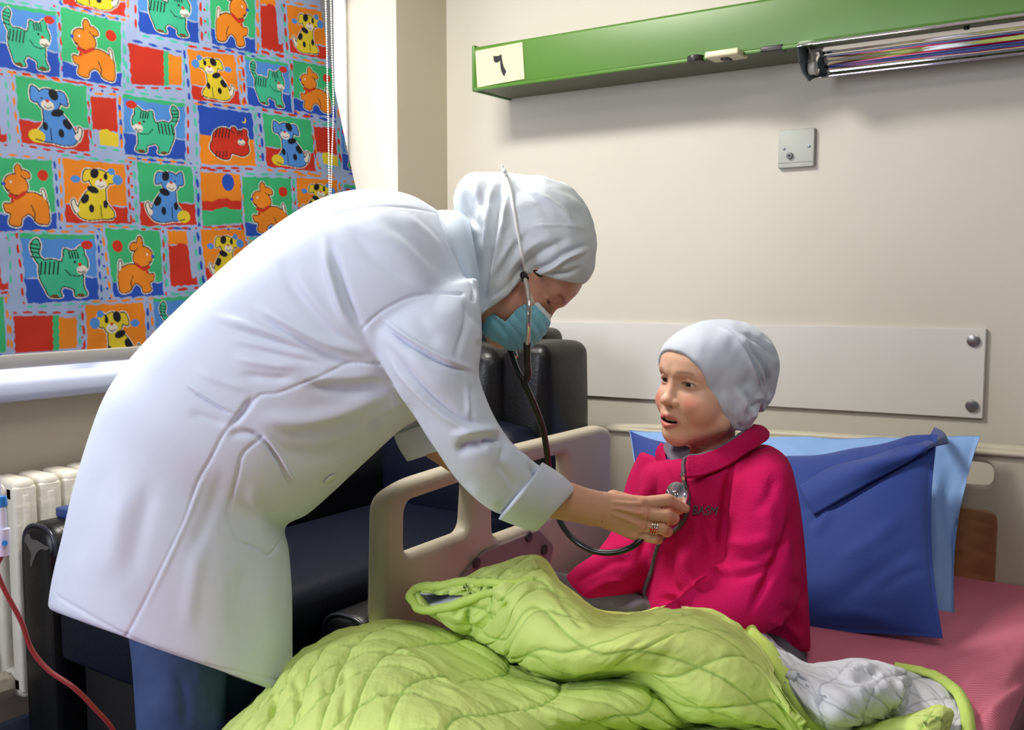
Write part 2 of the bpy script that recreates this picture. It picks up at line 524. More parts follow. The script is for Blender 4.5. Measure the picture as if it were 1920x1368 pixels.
# window frame, glass
m_fr = mat('window_frame_white', (236, 238, 240), 0.4)
m_glass = bpy.data.materials.new('window_glass'); m_glass.use_nodes = True
_nt = m_glass.node_tree; _nt.nodes.clear(); _o = _nt.nodes.new('ShaderNodeOutputMaterial'); _mx = _nt.nodes.new('ShaderNodeMixShader'); _t = _nt.nodes.new('ShaderNodeBsdfTransparent'); _g = _nt.nodes.new('ShaderNodeBsdfGlossy'); _g.inputs['Roughness'].default_value = 0.02
_mx.inputs[0].default_value = 0.05; _nt.links.new(_t.outputs[0], _mx.inputs[1]); _nt.links.new(_g.outputs[0], _mx.inputs[2]); _nt.links.new(_mx.outputs[0], _o.inputs[0])
bm = bmesh.new()
xf = XW-0.27
for lo, hi in (((xf-.03, WY0, WZ0), (xf+.03, WY1, WZ0+.05)), ((xf-.03, WY0, WZ1-.05), (xf+.03, WY1, WZ1)),
               ((xf-.03, WY0, WZ0), (xf+.03, WY0+.05, WZ1)), ((xf-.03, WY1-.012, WZ0), (xf+.03, WY1, WZ1)),
               ((xf-.03, 1.60, WZ0), (xf+.03, 1.66, WZ1))):
    lo = np.array(lo); hi = np.array(hi); box_bm(bm, (lo+hi)/2, hi-lo, 0.004)
wf = S(mk_bm('window_1', bm, m_fr))
box('window_pane', (xf-0.004, WY0+.04, WZ0+.04), (xf+0.004, WY1-.02, WZ1-.04), m_glass, wf, smooth=False)
# sill
m_sill = mat('sill_paint_blue_white', (206, 214, 240), 0.4, var=0.06, vscale=5)
bm = bmesh.new(); box_bm(bm, ((XW-0.25-2.285)/2, (0.5+2.66)/2, (1.105+1.168)/2), (-2.285-(XW-0.25), 2.66-0.5, 0.063), 0.022, seg=5)
S(mk_bm('trim_1', bm, m_sill))

# =================================================================== ROLLER BLIND
BX = lambda z: -2.335-0.175*(1-np.clip(1-(z-1.21)/1.25, 0, 1)**1.6)
TC = dict(G=(62, 186, 122), g=(66, 190, 150), B=(40, 82, 190), b=(84, 146, 224), O=(240, 140, 36), R=(206, 52, 34), Y=(232, 208, 52),
          L=(166, 184, 224), K=(28, 30, 40), C=(236, 228, 216), T=(84, 200, 176), N=(120, 70, 30))
def shp_ell(cx, cy, rx, ry, a=0, n=24):
    t = np.linspace(0, 2*np.pi, n, endpoint=False); a = math.radians(a)
    x = rx*np.cos(t); y = ry*np.sin(t)
    return np.stack([cx+x*math.cos(a)-y*math.sin(a), cy+x*math.sin(a)+y*math.cos(a)], 1)
def sm(P): return catmull(P, 5, closed=True)
CAT = dict(body=[(sm([(.20, .42), (.34, .36), (.50, .40), (.74, .46), (.80, .60), (.80, .80), (.84, .93), (.68, .95), (.66, .84), (.58, .80), (.50, .78), (.44, .86), (.46, .94), (.30, .93), (.24, .80), (.18, .62)]), 'g'),
                 (shp_ell(.70, .42, .19, .20, 0), 'g'), (sm([(.55, .30), (.56, .20), (.64, .24)]), 'g'), (sm([(.74, .22), (.82, .15), (.84, .28)]), 'g'),
                 (catmull([(.20, .44), (.12, .30), (.10, .14), (.18, .05), (.22, .14), (.19, .28), (.27, .40)], 5, closed=True), 'g')],
           det=[('p', shp_ell(.80, .53, .085, .075), 'C'), ('p', shp_ell(.77, .44, .028, .03), 'R'), ('l', [(.74, .55), (.79, .57), (.84, .54)], .008, 'K')] +
               [('l', [(x, .40), (x-.03, .58)], .011, 'K') for x in (.22, .28, .34, .40, .46)] + [('l', [(x, .24), (x+.015, .34)], .010, 'K') for x in (.62, .66, .70, .74)] +
               [('l', [(.09, y), (.20, y+.02)], .010, 'K') for y in (.12, .18, .24, .31)] + [('p', shp_ell(x, .93, .06, .025), 'N') for x in (.36, .75)] +
               [('p', shp_ell(.70, .40, .02, .02), 'K'), ('l', [(.55, .52), (.62, .61), (.74, .63), (.86, .56)], .008, 'K'), ('p', shp_ell(.90, .13, .09, .07), 'R'), ])
PUP = dict(body=[(sm([(.30, .58), (.45, .52), (.66, .50), (.86, .60), (.90, .76), (.88, .94), (.70, .93), (.62, .84), (.54, .80), (.44, .86), (.40, .96), (.24, .93), (.26, .80), (.18, .76), (.16, .66), (.26, .66)]), 'O'),
                 (shp_ell(.36, .38, .20, .15, 15), 'O'), (shp_ell(.40, .17, .055, .10, -5), 'O'), (shp_ell(.52, .22, .09, .055, 25), 'O'),
                 (sm([(.82, .56), (.80, .46), (.84, .46), (.87, .60)]), 'C')],
           det=[('p', shp_ell(.15, .37, .035, .028), 'B'), ('l', [(.25, .54), (.36, .58), (.50, .50)], .028, 'R'), ('p', shp_ell(.29, .62, .03, .025), 'R'),
                ('p', shp_ell(.27, .34, .02, .02), 'C'), ('l', [(.19, .45), (.25, .47)], .008, 'K'), ('l', [(.60, .68), (.66, .80), (.64, .90)], .008, 'K'),
                ('p', shp_ell(.84, .22, .10, .09), 'R')])
def sitdog(c, spot, ball):
    return dict(body=[(sm([(.36, .42), (.52, .40), (.68, .52), (.80, .72), (.82, .90), (.66, .97), (.44, .95), (.26, .94), (.22, .84), (.34, .66)]), c),
                      (shp_ell(.44, .28, .17, .17), c), (sm([(.30, .16), (.20, .10), (.18, .30), (.28, .32)]), c), (sm([(.56, .14), (.68, .14), (.72, .32), (.60, .28)]), c),
                      (sm([(.80, .80), (.86, .72), (.88, .64), (.92, .70), (.86, .86)]), 'C')],
                det=[('p', shp_ell(.42, .36, .10, .08), 'C'), ('p', shp_ell(.42, .29, .028, .024), 'R'), ('p', shp_ell(.52, .18, .07, .09, -20), 'K'),
                     ('p', shp_ell(.33, .22, .035, .06), 'K') if spot else ('p', shp_ell(.34, .26, .015, .015), 'K'),
                     ('p', shp_ell(.56, .46, .10, .06, -20), 'K'), ('p', shp_ell(.70, .62, .06, .09, -30), 'K'), ('p', shp_ell(.60, .78, .045, .07), 'K'),
                     ('p', shp_ell(.36, .70, .04, .07), 'K'), ('l', [(.37, .38), (.42, .41), (.48, .38)], .007, 'K'), ('l', [(.44, .72), (.44, .92)], .008, 'K'),
                     ('p', shp_ell(.22, .88, .13, .11), 'Y') if ball else ('p', shp_ell(.84, .30, .08, .06), 'b'), ('l', [(.20, .93), (.30, .95)], .01, 'K')] +
                    ([] if ball else [('p', shp_ell(.12, .26, .09, .09), 'b'), ('p', shp_ell(.22, .12, .06, .06), 'b')]))
RCAT = dict(body=[(sm([(.20, .62), (.24, .44), (.38, .34), (.54, .36), (.64, .46), (.80, .44), (.88, .58), (.90, .76), (.76, .84), (.56, .80), (.50, .88), (.34, .86), (.22, .76)]), 'R'),
                  (shp_ell(.74, .50, .16, .14), 'R'), (shp_ell(.62, .35, .05, .05), 'R'), (shp_ell(.84, .37, .05, .05), 'R'),
                  (sm([(.20, .60), (.24, .74), (.40, .80), (.52, .84), (.46, .92), (.30, .88), (.16, .74)]), 'R')],
            det=[('p', shp_ell(.76, .58, .075, .06), 'C'), ('p', shp_ell(.75, .53, .025, .02), 'B'), ('l', [(.71, .60), (.76, .63), (.81, .60)], .007, 'K')] +
                [('l', [(x, .36), (x-.04, .52)], .010, 'K') for x in (.30, .36, .42, .48, .54)] + [('l', [(x, .36), (x, .44)], .009, 'K') for x in (.70, .74, .78)] +
                [('l', [(x, .78), (x-.03, .88)], .009, 'K') for x in (.28, .34, .40, .46)] + [('p', shp_ell(.84, .14, .05, .06), 'Y'), ('p', shp_ell(.82, .12, .045, .05), 'B')])
YDOG = sitdog('Y', True, False); BDOG = sitdog('b', False, True)
# bg: list of (u0,v0,u1,v1,col)
KIND = dict(cat=([(0, 0, 1, .62, 'b'), (0, .62, 1, 1, 'B'), (0, 0, 1, .07, 'G')], CAT), pup=([(0, 0, 1, .76, 'G'), (0, .76, 1, 1, 'B')], PUP),
            ydog=([(0, 0, 1, .70, 'O'), (0, .70, 1, 1, 'R')], YDOG), bdog=([(0, 0, 1, .62, 'G'), (0, .62, 1, 1, 'R')], BDOG),
            rcat=([(0, 0, 1, .55, 'B'), (0, .48, 1, 1, 'O')], RCAT),
            blkA=([(0, 0, .60, 1, 'R'), (.60, 0, .70, 1, 'G'), (.70, .05, 1, .95, 'O')], None), blkB=([(0, 0, 1, .68, 'R'), (.25, .68, 1, 1, 'Y')], None),
            blkC=([(0, 0, .8, .28, 'O'), (0, .28, .8, 1, 'R'), (.8, .85, 1, 1, 'R')], None),
            sun=([(0, 0, 1, .55, 'O'), (0, .52, 1, .72, 'R'), (0, .70, 1, 1, 'G')], dict(body=[], det=[('p', shp_ell(.68, .16, .17, .18), 'B')])),
            grn=([(0, 0, 1, 1, 'G')], None))
TILES = [('cat', 0, (-8, 2), (105, 22), (113, 146), (-8, 125)), ('pup', 0, (113, 12), (227, 42), (228, 164), (117, 145)),
         ('ydog', 0, (110, -90), (236, -70), (235, 32), (118, 8)), ('cat', 0, (255, -50), (370, -30), (373, 82), (261, 60)),
         ('pup', 1, (390, -50), (478, -30), (479, 101), (397, 82)), ('blkC', 0, (487, -20), (522, -15), (532, 100), (490, 90)),
         ('ydog', 1, (537, 8), (610, 22), (613, 112), (544, 98)), ('pup', 1, (618, 24), (690, 36), (694, 120), (622, 108)),
         ('blkA', 0, (240, 80), (341, 102), (341, 163), (246, 158)), ('ydog', 0, (351, 92), (440, 103), (451, 197), (361, 187)),
         ('cat', 0, (459, 105), (540, 118), (548, 212), (465, 196)), ('pup', 0, (549, 112), (625, 128), (630, 222), (551, 206)),
         ('bdog', 0, (27, 140), (162, 162), (169, 286), (40, 268)), ('blkB', 0, (169, 180), (218, 184), (223, 276), (176, 270)),
         ('cat', 1, (230, 176), (347, 194), (348, 300), (234, 290)), ('rcat', 0, (371, 197), (473, 212), (480, 312), (376, 308)),
         ('bdog', 0, (492, 212), (583, 225), (592, 322), (500, 312)), ('blkB', 0, (588, 237), (628, 240), (634, 312), (597, 305)),
         ('cat', 1, (638, 233), (700, 245), (705, 330), (643, 318)), ('blkC', 0, (-60, 128), (6, 145), (14, 267), (-50, 262)),
         ('pup', 0, (-15, 293), (97, 301), (108, 430), (-15, 435)), ('ydog', 1, (117, 296), (234, 308), (241, 420), (123, 418)),
         ('bdog', 1, (257, 303), (360, 312), (369, 422), (264, 424)), ('sun', 0, (375, 322), (450, 326), (455, 418), (380, 424)),
         ('pup', 0, (453, 330), (545, 334), (552, 443), (461, 443)), ('ydog', 1, (555, 332), (632, 338), (636, 415), (560, 412)),
         ('blkC', 0, (-60, 438), (10, 437), (17, 543), (-50, 545)), ('cat', 0, (37, 437), (178, 440), (186, 562), (51, 570)),
         ('pup', 1, (197, 428), (300, 432), (307, 554), (214, 558)), ('blkC', 0, (314, 432), (358, 433), (371, 534), (320, 537)),
         ('ydog', 1, (375, 430), (458, 430), (470, 525), (388, 531)), ('cat', 0, (466, 452), (560, 450), (566, 540), (476, 545)),
         ('grn', 0, (-40, 560), (6, 556), (12, 660), (-30, 662)), ('blkA', 0, (25, 592), (144, 590), (145, 655), (28, 662)),
         ('ydog', 0, (160, 572), (270, 566), (278, 690), (166, 700)), ('cat', 0, (287, 560), (380, 552), (390, 650), (295, 660)),
         ('blkA', 0, (392, 552), (470, 548), (476, 640), (400, 645)), ('pup', 0, (573, 440), (655, 440), (662, 540), (580, 542)), ('rcat', 0, (580, 556), (668, 552), (676, 640), (588, 642)), ('cat', 1, (645, 345), (700, 350), (706, 430), (652, 430)), ('ydog', 0, (668, 445), (740, 445), (748, 540), (675, 542)), ('bdog', 0, (482, 556), (566, 552), (572, 640), (490, 645))]
_far = []
for _k, _f, *_q in TILES:
    _s = [(x-372, y-52) for x, y in _q]
    if sum(p[0] for p in _s)/4 < -62: _far.append((_k, _f, *_s))
    _s = [(x+60, y-150) for x, y in _q]
    if sum(p[1] for p in _s)/4 < -60: _far.append((_k, _f, *_s))
TILES = _far+TILES
def homog(Q):
    """homography quad -> unit square"""
    src = [(0, 0), (1, 0), (1, 1), (0, 1)]
    A = []; b = []
    for (x, y), (u, v) in zip(Q, src):
        A.append([x, y, 1, 0, 0, 0, -u*x, -u*y]); b.append(u); A.append([0, 0, 0, x, y, 1, -v*x, -v*y]); b.append(v)
    h = np.linalg.solve(np.array(A, float), np.array(b, float)); return np.append(h, 1).reshape(3, 3)
def inpoly(P, L):
    x, y = P[:, 0], P[:, 1]; r = np.zeros(len(P), bool)
    x1, y1 = L[-1]
    for x2, y2 in L:
        c = ((y2 > y) != (y1 > y)) & (x < (x1-x2)*(y-y2)/((y1-y2)+1e-12)+x2)
        r ^= c; x1, y1 = x2, y2
    return r
def paint_tile(P, kind, flip):
    """P in unit square -> colours"""
    bg, art = KIND[kind]
    C = np.tile(np.array(lin(TC['L'])), (len(P), 1))
    W = P + 0.008*np.stack([np.sin(P[:, 1]*31+P[:, 0]*5), np.sin(P[:, 0]*27+P[:, 1]*7)], 1)
    for u0, v0, u1, v1, c in bg:
        m = (W[:, 0] >= u0) & (W[:, 0] <= u1) & (W[:, 1] >= v0+(0.03*np.sin(W[:, 0]*9) if v0 else 0)) & (W[:, 1] <= v1)
        C[m] = lin(TC[c])
    if art is None: return C
    Q = P.copy()
    if flip: Q[:, 0] = 1-Q[:, 0]
    Q = (Q-0.5)/0.94+0.5
    def near(L, w):
        lo = L.min(0)-w; hi = L.max(0)+w
        m = ((Q > lo) & (Q < hi)).all(1)
        r = np.zeros(len(Q), bool)
        if m.any():
            q = Q[m]; i = inpoly(q, L)
            if w > 0:
                d, _, _ = poly_dist(q, np.vstack([L, L[:1]])); i |= d < w
            r[m] = i
        return r
    for w, c in ((0.032, 'C'), (0.017, 'K'), (0, None)):
        for L, col in art['body']:
            C[near(L, w)] = lin(TC[c or col])
    for d in art['det']:
        if d[0] == 'p': C[near(d[1], 0.0)] = lin(TC[d[2]])
        else:
            L = np.array(d[1]); dd, _, _ = poly_dist(Q, L); C[dd < d[2]] = lin(TC[d[3]])
    return C
ny, nz = 1250, 780
yy = np.linspace(0.95, 2.66, ny); zz = np.linspace(1.205, 2.46, nz)
Yg, Zg = np.meshgrid(yy, zz, indexing='ij')
P3 = np.stack([BX(Zg)+0.004*np.sin(Yg*9+Zg*3), Yg, Zg], -1).reshape(-1, 3)
P3[:, 1] = np.minimum(P3[:, 1], 1e9)
Pp = proj(P3)[:, :2]
C = np.tile(np.array(lin(TC['L'])), (len(P3), 1))
pc = ['R', 'O', 'T', 'B', 'R', 'T', 'O']
for ti, (kind, fl, *Q) in enumerate(TILES):
    Q = np.array(Q, float); c = Q.mean(0)
    lo = Q.min(0)-16; hi = Q.max(0)+16
    m = np.where(((Pp > lo) & (Pp < hi)).all(1))[0]
    if not len(m): continue
    H = homog(Q); p = np.c_[Pp[m], np.ones(len(m))]@H.T; uv = p[:, :2]/p[:, 2:]
    wpx = np.linalg.norm(Q[1]-Q[0]); hpx = np.linalg.norm(Q[3]-Q[0])
    # dashes just outside each side
    for side in range(4):
        a = uv[:, 0] if side % 2 == 0 else uv[:, 1]
        b = (uv[:, 1], 1-uv[:, 0], 1-uv[:, 1], uv[:, 0])[side]
        L = wpx if side % 2 == 0 else hpx; Wd = hpx if side % 2 == 0 else wpx
        off = -b*Wd; s = a*L
        per = 27.0; ph = (s+ti*5) % per
        k = (ti+side*2) % 7
        d = (np.abs(off-5.4-0.7*np.sin(s*0.07+ti)) < 2.5-0.02*(ph-8.5)**2) & (ph < 17) & (a > 0) & (a < 1)
        C[m[d]] = lin(TC[pc[k]])
        d2 = (np.hypot(off-11, ((s+9) % 22)-11) < 2.4) & (a > 0) & (a < 1) & ((ti+side) % 3 == 0)
        C[m[d2]] = lin(TC[pc[(k+2) % 7]])
for ti, (kind, fl, *Q) in enumerate(TILES):
    Q = np.array(Q, float); lo = Q.min(0)-2; hi = Q.max(0)+2
    m = np.where(((Pp > lo) & (Pp < hi)).all(1))[0]
    if not len(m): continue
    H = homog(Q); p = np.c_[Pp[m], np.ones(len(m))]@H.T; uv = p[:, :2]/p[:, 2:]
    e = 0.012*np.sin(uv[:, ::-1]*23+ti)
    k = ((uv+e > 0) & (uv+e < 1)).all(1)
    C[m[k]] = paint_tile(uv[k], kind, fl)
Cg = C.reshape(ny, nz, 3); Cb = Cg.copy(); Cb[1:-1, 1:-1] = 0.4*Cg[1:-1, 1:-1]+0.15*(Cg[2:, 1:-1]+Cg[:-2, 1:-1]+Cg[1:-1, 2:]+Cg[1:-1, :-2]); C = Cb.reshape(-1, 3)
# watercolour unevenness of the print
C = np.clip(C*0.40*(1+0.10*vnoise(np.c_[P3[:, 1:], P3[:, :1]], 22, 3))[:, None], 0, 1)
blind = empty('roller_blind', (-2.33, 1.8, 1.19), 'fabric roller blind printed with cartoon cats and dogs in bright patchwork squares, over the window', 'window blind')
m_blind = mat('blind_print', (255, 255, 255), 0.75, attr='Col', bump=0.05, bscale=900, spec=0.1)
# right edge leans outwards as the cloth swings into the room: trim it to its real cut
keep_y = 2.49+0*Zg
Vb = P3.copy()
edge = 2.455+0.08*np.clip((2.33-Zg)/0.65, 0, 1.2).ravel()
Vb[:, 1] = 0.95+(P3[:, 1]-0.95)
Fb = grid_faces(ny, nz)
cen = Vb[Fb].mean(1); ed = 2.455+0.085*np.clip((2.33-cen[:, 2])/0.65, 0, 1.3)
Fb = Fb[cen[:, 1] < ed]
used = np.zeros(len(Vb), bool); used[Fb.ravel()] = True
rem = np.cumsum(used)-1
fab = mk('fabric', Vb[used], rem[Fb][:, ::-1], m_blind, blind, cols=C[used])
md = fab.modifiers.new('thickness', 'SOLIDIFY'); md.thickness = 0.0012; md.offset = -1
m_bar = mat('blind_bar_grey', (150, 147, 142), 0.4)
a0 = (-2.332, 0.95, 1.198); a1 = (-2.332, 2.55, 1.205)
bm = bmesh.new(); box_bm(bm, (-2.334, 1.75, 1.199), (0.020, 1.60, 0.034), 0.006)
mk_bm('bottom_bar', bm, m_bar, blind)
cyl('roller_tube', (-2.535, 0.6, 2.50), (-2.535, 2.68, 2.50), 0.026, m_bar, blind)
m_chain = mat('bead_white', (240, 238, 230), 0.3)
parts = []
for k, pts in enumerate(([(609, -60), (612, 60), (614, 160), (616, 260), (618, 400)], [(619, -60), (622, 80), (625, 200), (622, 300), (620, 400)])):
    Lp = catmull(pts, 30); Wd = np.array([UX(p[0], p[1], -2.31) for p in Lp])
    s = np.r_[0, np.cumsum(np.linalg.norm(np.diff(Wd, axis=0), axis=1))]
    n = int(s[-1]/0.0075); q = np.interp(np.linspace(0, s[-1], n), s, np.arange(len(s)))
    for v in q:
        i = int(min(v, len(Wd)-2)); p = Wd[i]+(Wd[i+1]-Wd[i])*(v-i)
        th = [(0, 0, 1)]+[(math.cos(a)*math.sin(b), math.sin(a)*math.sin(b), math.cos(b)) for b in (1.05, 2.09) for a in np.linspace(0, 2*np.pi, 6, endpoint=False)]+[(0, 0, -1)]
        vv = p+np.array(th)*0.0030
        ff = [[0, 1+j, 1+(j+1) % 6] for j in range(6)]+[[1+j, 7+j, 7+(j+1) % 6, 1+(j+1) % 6] for j in range(6)]+[[13, 7+(j+1) % 6, 7+j] for j in range(6)]
        parts.append((vv, ff))
    parts.append(sweep(Wd, 0.0008, 5))
Vc, Fc = joinVF(parts); o = mk('bead_chain', Vc, Fc, m_chain, blind); o['kind'] = 'stuff'

# =================================================================== RADIATOR
m_rad = mat('radiator_enamel', (218, 214, 200), 0.4, bump=0.25, bscale=35, var=0.08, vscale=20)
rad = empty('radiator', (-2.30, 1.1, 0.33), 'cream cast column radiator below the window', 'radiator')
def rad_section(y0):
    parts = []
    # one column loop: front and back columns joined at the top and bottom
    bmm = bmesh.new()
    w = 0.056
    box_bm(bmm, (-2.275, y0, 0.66), (0.040, w, 0.50), 0.007, seg=3)
    box_bm(bmm, (-2.350, y0, 0.66), (0.036, w, 0.50), 0.012, seg=3)
    box_bm(bmm, (-2.312, y0, 0.895), (0.112, w, 0.062), 0.016, seg=3)
    box_bm(bmm, (-2.312, y0, 0.425), (0.112, w, 0.062), 0.016, seg=3)
    box_bm(bmm, (-2.259, y0, 0.66), (0.012, 0.020, 0.46), 0.005, seg=2)
    cyl_bm(bmm, (-2.312, y0-0.032, 0.890), (-2.312, y0+0.032, 0.890), 0.022)
    cyl_bm(bmm, (-2.312, y0-0.032, 0.425), (-2.312, y0+0.032, 0.425), 0.022)
    return bmm
sec0 = mk_bm('section', rad_section(1.225), m_rad, rad)
for k in range(1, 9):
    c = sec0.copy(); COL.objects.link(c); c.parent = rad; c.location = (sec0.location.x, sec0.location.y+0.062*(k if k < 8 else -0), sec0.location.z)
    if k == 8: c.location = (sec0.location.x, sec0.location.y+0.062*8, sec0.location.z)
for pth, r_ in (([(-2.312, 1.20, .425), (-2.312, 1.15, .425), (-2.312, 1.10, .41), (-2.312, 1.09, .36), (-2.312, 1.09, .0)], .016), ([(-2.312, 1.20, .89), (-2.312, 0.8, .89)], .018)):
    V, F = sweep(catmull(pth, 6), r_, 12); mk('pipe', V, F, m_rad, rad)
bm = bmesh.new(); cyl_bm(bm, (-2.312, 1.13, .425), (-2.312, 1.19, .425), 0.034, n=8, bev=.004); cyl_bm(bm, (-2.312, 1.105, .425), (-2.312, 1.135, .425), 0.025, n=16); cyl_bm(bm, (-2.285, 1.12, .425), (-2.25, 1.12, .425), 0.02, n=12)
mk_bm('valve', bm, mat('old_valve', (196, 186, 160), 0.5, bump=0.5, bscale=40, var=0.25, vscale=30), rad)
pp = tube('heating_pipe', [(XW+0.03, -1.5, .50), (XW+0.03, 1.15, .50)], 0.022, m_rad)
tag(pp, 'cream heating pipe running along the wall behind the radiator', 'pipe')
# =================================================================== BED HEAD SERVICE TRUNKING
m_green = mat('green_enamel', (74, 118, 38), 0.38, var=0.05, vscale=6)
m_under = mat('trunking_underside', (92, 96, 70), 0.5)
unit = empty('service_trunking', (-0.9, 2.89, 2.05), 'long green metal bed head trunking numbered at its left end, high on the wall', 'wall trunking')
bm = bmesh.new()
x0, x1 = -2.098, 0.5
prof = roundpoly([(2.78, 2.048), (2.78, 2.190), (2.985, 2.200), (3.0, 2.065)], [.008, .012, .01, .004], 4)
n = len(prof)
Vv = [(x0, p[0], p[1]) for p in prof]+[(x1, p[0], p[1]) for p in prof]
Fv = [[i, (i+1) % n, n+(i+1) % n, n+i] for i in range(n)]+[list(range(n))[::-1], list(range(n, 2*n))]
mk('housing', Vv, Fv, m_green, unit, angle=30)
# end cap with a raised lip
box('end_cap', (x0-0.010, 2.777, 2.040), (x0+0.004, 3.0, 2.196), m_green, unit, bev=0.005)
box('lower_lip', (x0, 2.776, 2.040), (x1, 2.786, 2.052), m_green, unit, bev=0.003)
q = [UY(*p, 2.7795) for p in ((892, 96), (980, 79), (984, 148), (896, 164))]
V = [tuple(v) for v in q]+[tuple(v+np.array([0, -0.0025, 0])) for v in q]
pl = mk('number_plate', V, [[0, 1, 2, 3], [7, 6, 5, 4], [0, 4, 5, 1], [1, 5, 6, 2], [2, 6, 7, 3], [3, 7, 4, 0]], mat('plate_cream', (222, 216, 168), 0.35, var=0.06, vscale=12), unit, smooth=False)
tag(pl, 'cream number plate')
g = [(925.3, 104), (926.5, 104.7), (930, 105.2), (935, 104.6), (938, 103.3), (939.5, 101.8), (940.5, 102), (941, 109), (942.5, 118), (945, 126), (949.3, 133.5), (945.3, 143.2), (942, 138), (939.5, 131), (938.3, 122), (938.2, 113), (934.5, 116.5), (930.5, 117.6), (927, 116), (925.7, 111)]
gp = [UY(a, b, 2.7768) for a, b in g]
m = len(gp); V = [tuple(v) for v in gp]+[tuple(v+np.array([0, -0.0012, 0])) for v in gp]
o = mk('numeral', V, [list(range(m)), list(range(m, 2*m))[::-1]]+[[i, (i+1) % m, m+(i+1) % m, m+i] for i in range(m)], mat('black_ink', (16, 14, 22), 0.5), pl, smooth=False)
tag(o, 'black numeral')
# sockets on the underside
def under(px, py): return UZ(px, py, 2.048+0.006)
c = UZ(1305, 109, 2.05)
cyl('socket_ring', (c[0], c[1], 2.056), (c[0], c[1], 2.038), 0.026, mat('socket_black', (30, 30, 28), 0.4), unit, bev=0.003)
c = UZ(1362, 104, 2.045)
sw = box('switch', (c[0]-0.052, c[1]-0.040, 2.036), (c[0]+0.052, c[1]+0.040, 2.055), mat('switch_cream', (226, 216, 180), 0.4), unit, bev=0.006)
box('rocker', (c[0]-0.012, c[1]-0.018, 2.030), (c[0]+0.012, c[1]+0.018, 2.037), mat('socket_black2', (50, 46, 36), 0.4), sw, bev=0.003)
c = UZ(1452, 91, 2.05)
box('inlet', (c[0]-0.036, c[1]-0.018, 2.040), (c[0]+0.030, c[1]+0.018, 2.056), mat('socket_black', (30, 30, 28), 0.4), unit, bev=0.003)
box('under_panel', (x0+0.01, 2.79, 2.044), (x1-0.01, 2.985, 2.054), m_under, unit)

# =================================================================== LAMP TROUGH UNDER THE TRUNKING
m_chr = mat('polished_reflector', (236, 236, 240), 0.05, metal=1.0)
m_zinc = mat('zinc_end', (110, 122, 128), 0.35, metal=0.7)
lamp = empty('bed_lamp', (-0.4, 2.83, 1.95), 'polished metal strip lamp reflector with its tube missing, fixed under the green trunking', 'lamp')
L0, L1 = -0.952, 0.35
prof = np.array([(2.742, 2.034), (2.752, 2.046), (2.775, 2.052), (2.810, 2.050), (2.845, 2.040), (2.872, 2.020), (2.888, 1.995), (2.893, 1.972)])
prof = catmull(prof, 6)
# corrugated polish of the reflector
k = len(prof); s = np.linspace(0, 1, k)
tn = np.gradient(prof, axis=0); nn = np.stack([-tn[:, 1], tn[:, 0]], 1); nn /= np.linalg.norm(nn, axis=1)[:, None]
prof = prof+nn*(0.0022*np.sin(s*30))[:, None]
xs = np.linspace(L0, L1, 30)
V = np.array([[x, p[0], p[1]] for x in xs for p in prof]); F = grid_faces(len(xs), k)
rf = mk('reflector', V, F, m_chr, lamp); md = rf.modifiers.new('t', 'SOLIDIFY'); md.thickness = 0.002
pe = [(2.744, 2.036), (2.775, 2.052), (2.845, 2.042), (2.890, 1.995), (2.893, 1.974), (2.850, 1.958), (2.80, 1.972), (2.765, 2.0)]
n = len(pe)
for xx, nm in ((L0-0.003, 'end_plate'), (L1, 'end_plate')):
    V = [(xx, *p) for p in pe]+[(xx+0.004, *p) for p in pe]
    mk(nm, V, [list(range(n))[::-1], list(range(n, 2*n))]+[[i, (i+1) % n, n+(i+1) % n, n+i] for i in range(n)], m_zinc, lamp, smooth=False)
m_hold = mat('lamp_holder', (205, 208, 200), 0.4)
bm = bmesh.new(); cyl_bm(bm, (L0+0.004, 2.835, 1.992), (L0+0.024, 2.835, 1.992), 0.019, n=20, bev=.003); box_bm(bm, (L0+0.012, 2.835, 2.018), (0.016, 0.026, 0.05), .003)
mk_bm('tube_holder', bm, m_hold, lamp)
tube('wire', [(L0+.01, 2.80, 2.045), (L0+.02, 2.81, 2.02), (L0+.012, 2.83, 2.0), (L0+.02, 2.85, 2.03)], 0.0022, mat('wire_cream', (190, 182, 160), 0.5), lamp, n=6)
cyl('clip', (-0.53, 2.80, 2.046), (-0.53, 2.80, 2.034), 0.007, mat('socket_black', (30, 30, 28), 0.4), lamp)

# =================================================================== WALL OUTLET PLATE
m_plate = mat('grey_outlet', (176, 180, 172), 0.45, var=0.04, vscale=20)
c = [UY(*p, 3.0) for p in ((1462, 246), (1528, 241), (1530, 312), (1463, 316))]
X0, X1, Z0, Z1 = -1.088, -0.977, 1.733, 1.847
ot = empty('wall_socket', ((X0+X1)/2, 3.0, Z0), 'square grey nurse call socket plate on the bare wall', 'wall socket')
box('plate', (X0, 2.984, Z0), (X1, 3.0, Z1), m_plate, ot, bev=0.003)
box('seam', (X0+.003, 2.9835, Z0+0.014), (X1-.003, 2.9845, Z0+0.0155), mat('seam_grey', (110, 114, 108), 0.5), ot)
for px, py in ((1470, 279), (1517, 274)):
    p = UY(px, py, 2.984); cyl('screw', (p[0], 2.985, p[2]), (p[0], 2.9815, p[2]), 0.0042, m_zinc, ot, bev=0.001)
p = UY(1481, 292, 2.984); j = cyl('jack', (p[0], 2.985, p[2]), (p[0], 2.975, p[2]), 0.010, mat('jack_grey', (120, 122, 130), 0.4), ot, bev=0.002)
cyl('jack_hole', (p[0], 2.976, p[2]), (p[0], 2.9740, p[2]), 0.0045, mat('socket_black', (30, 30, 28), 0.4), j)

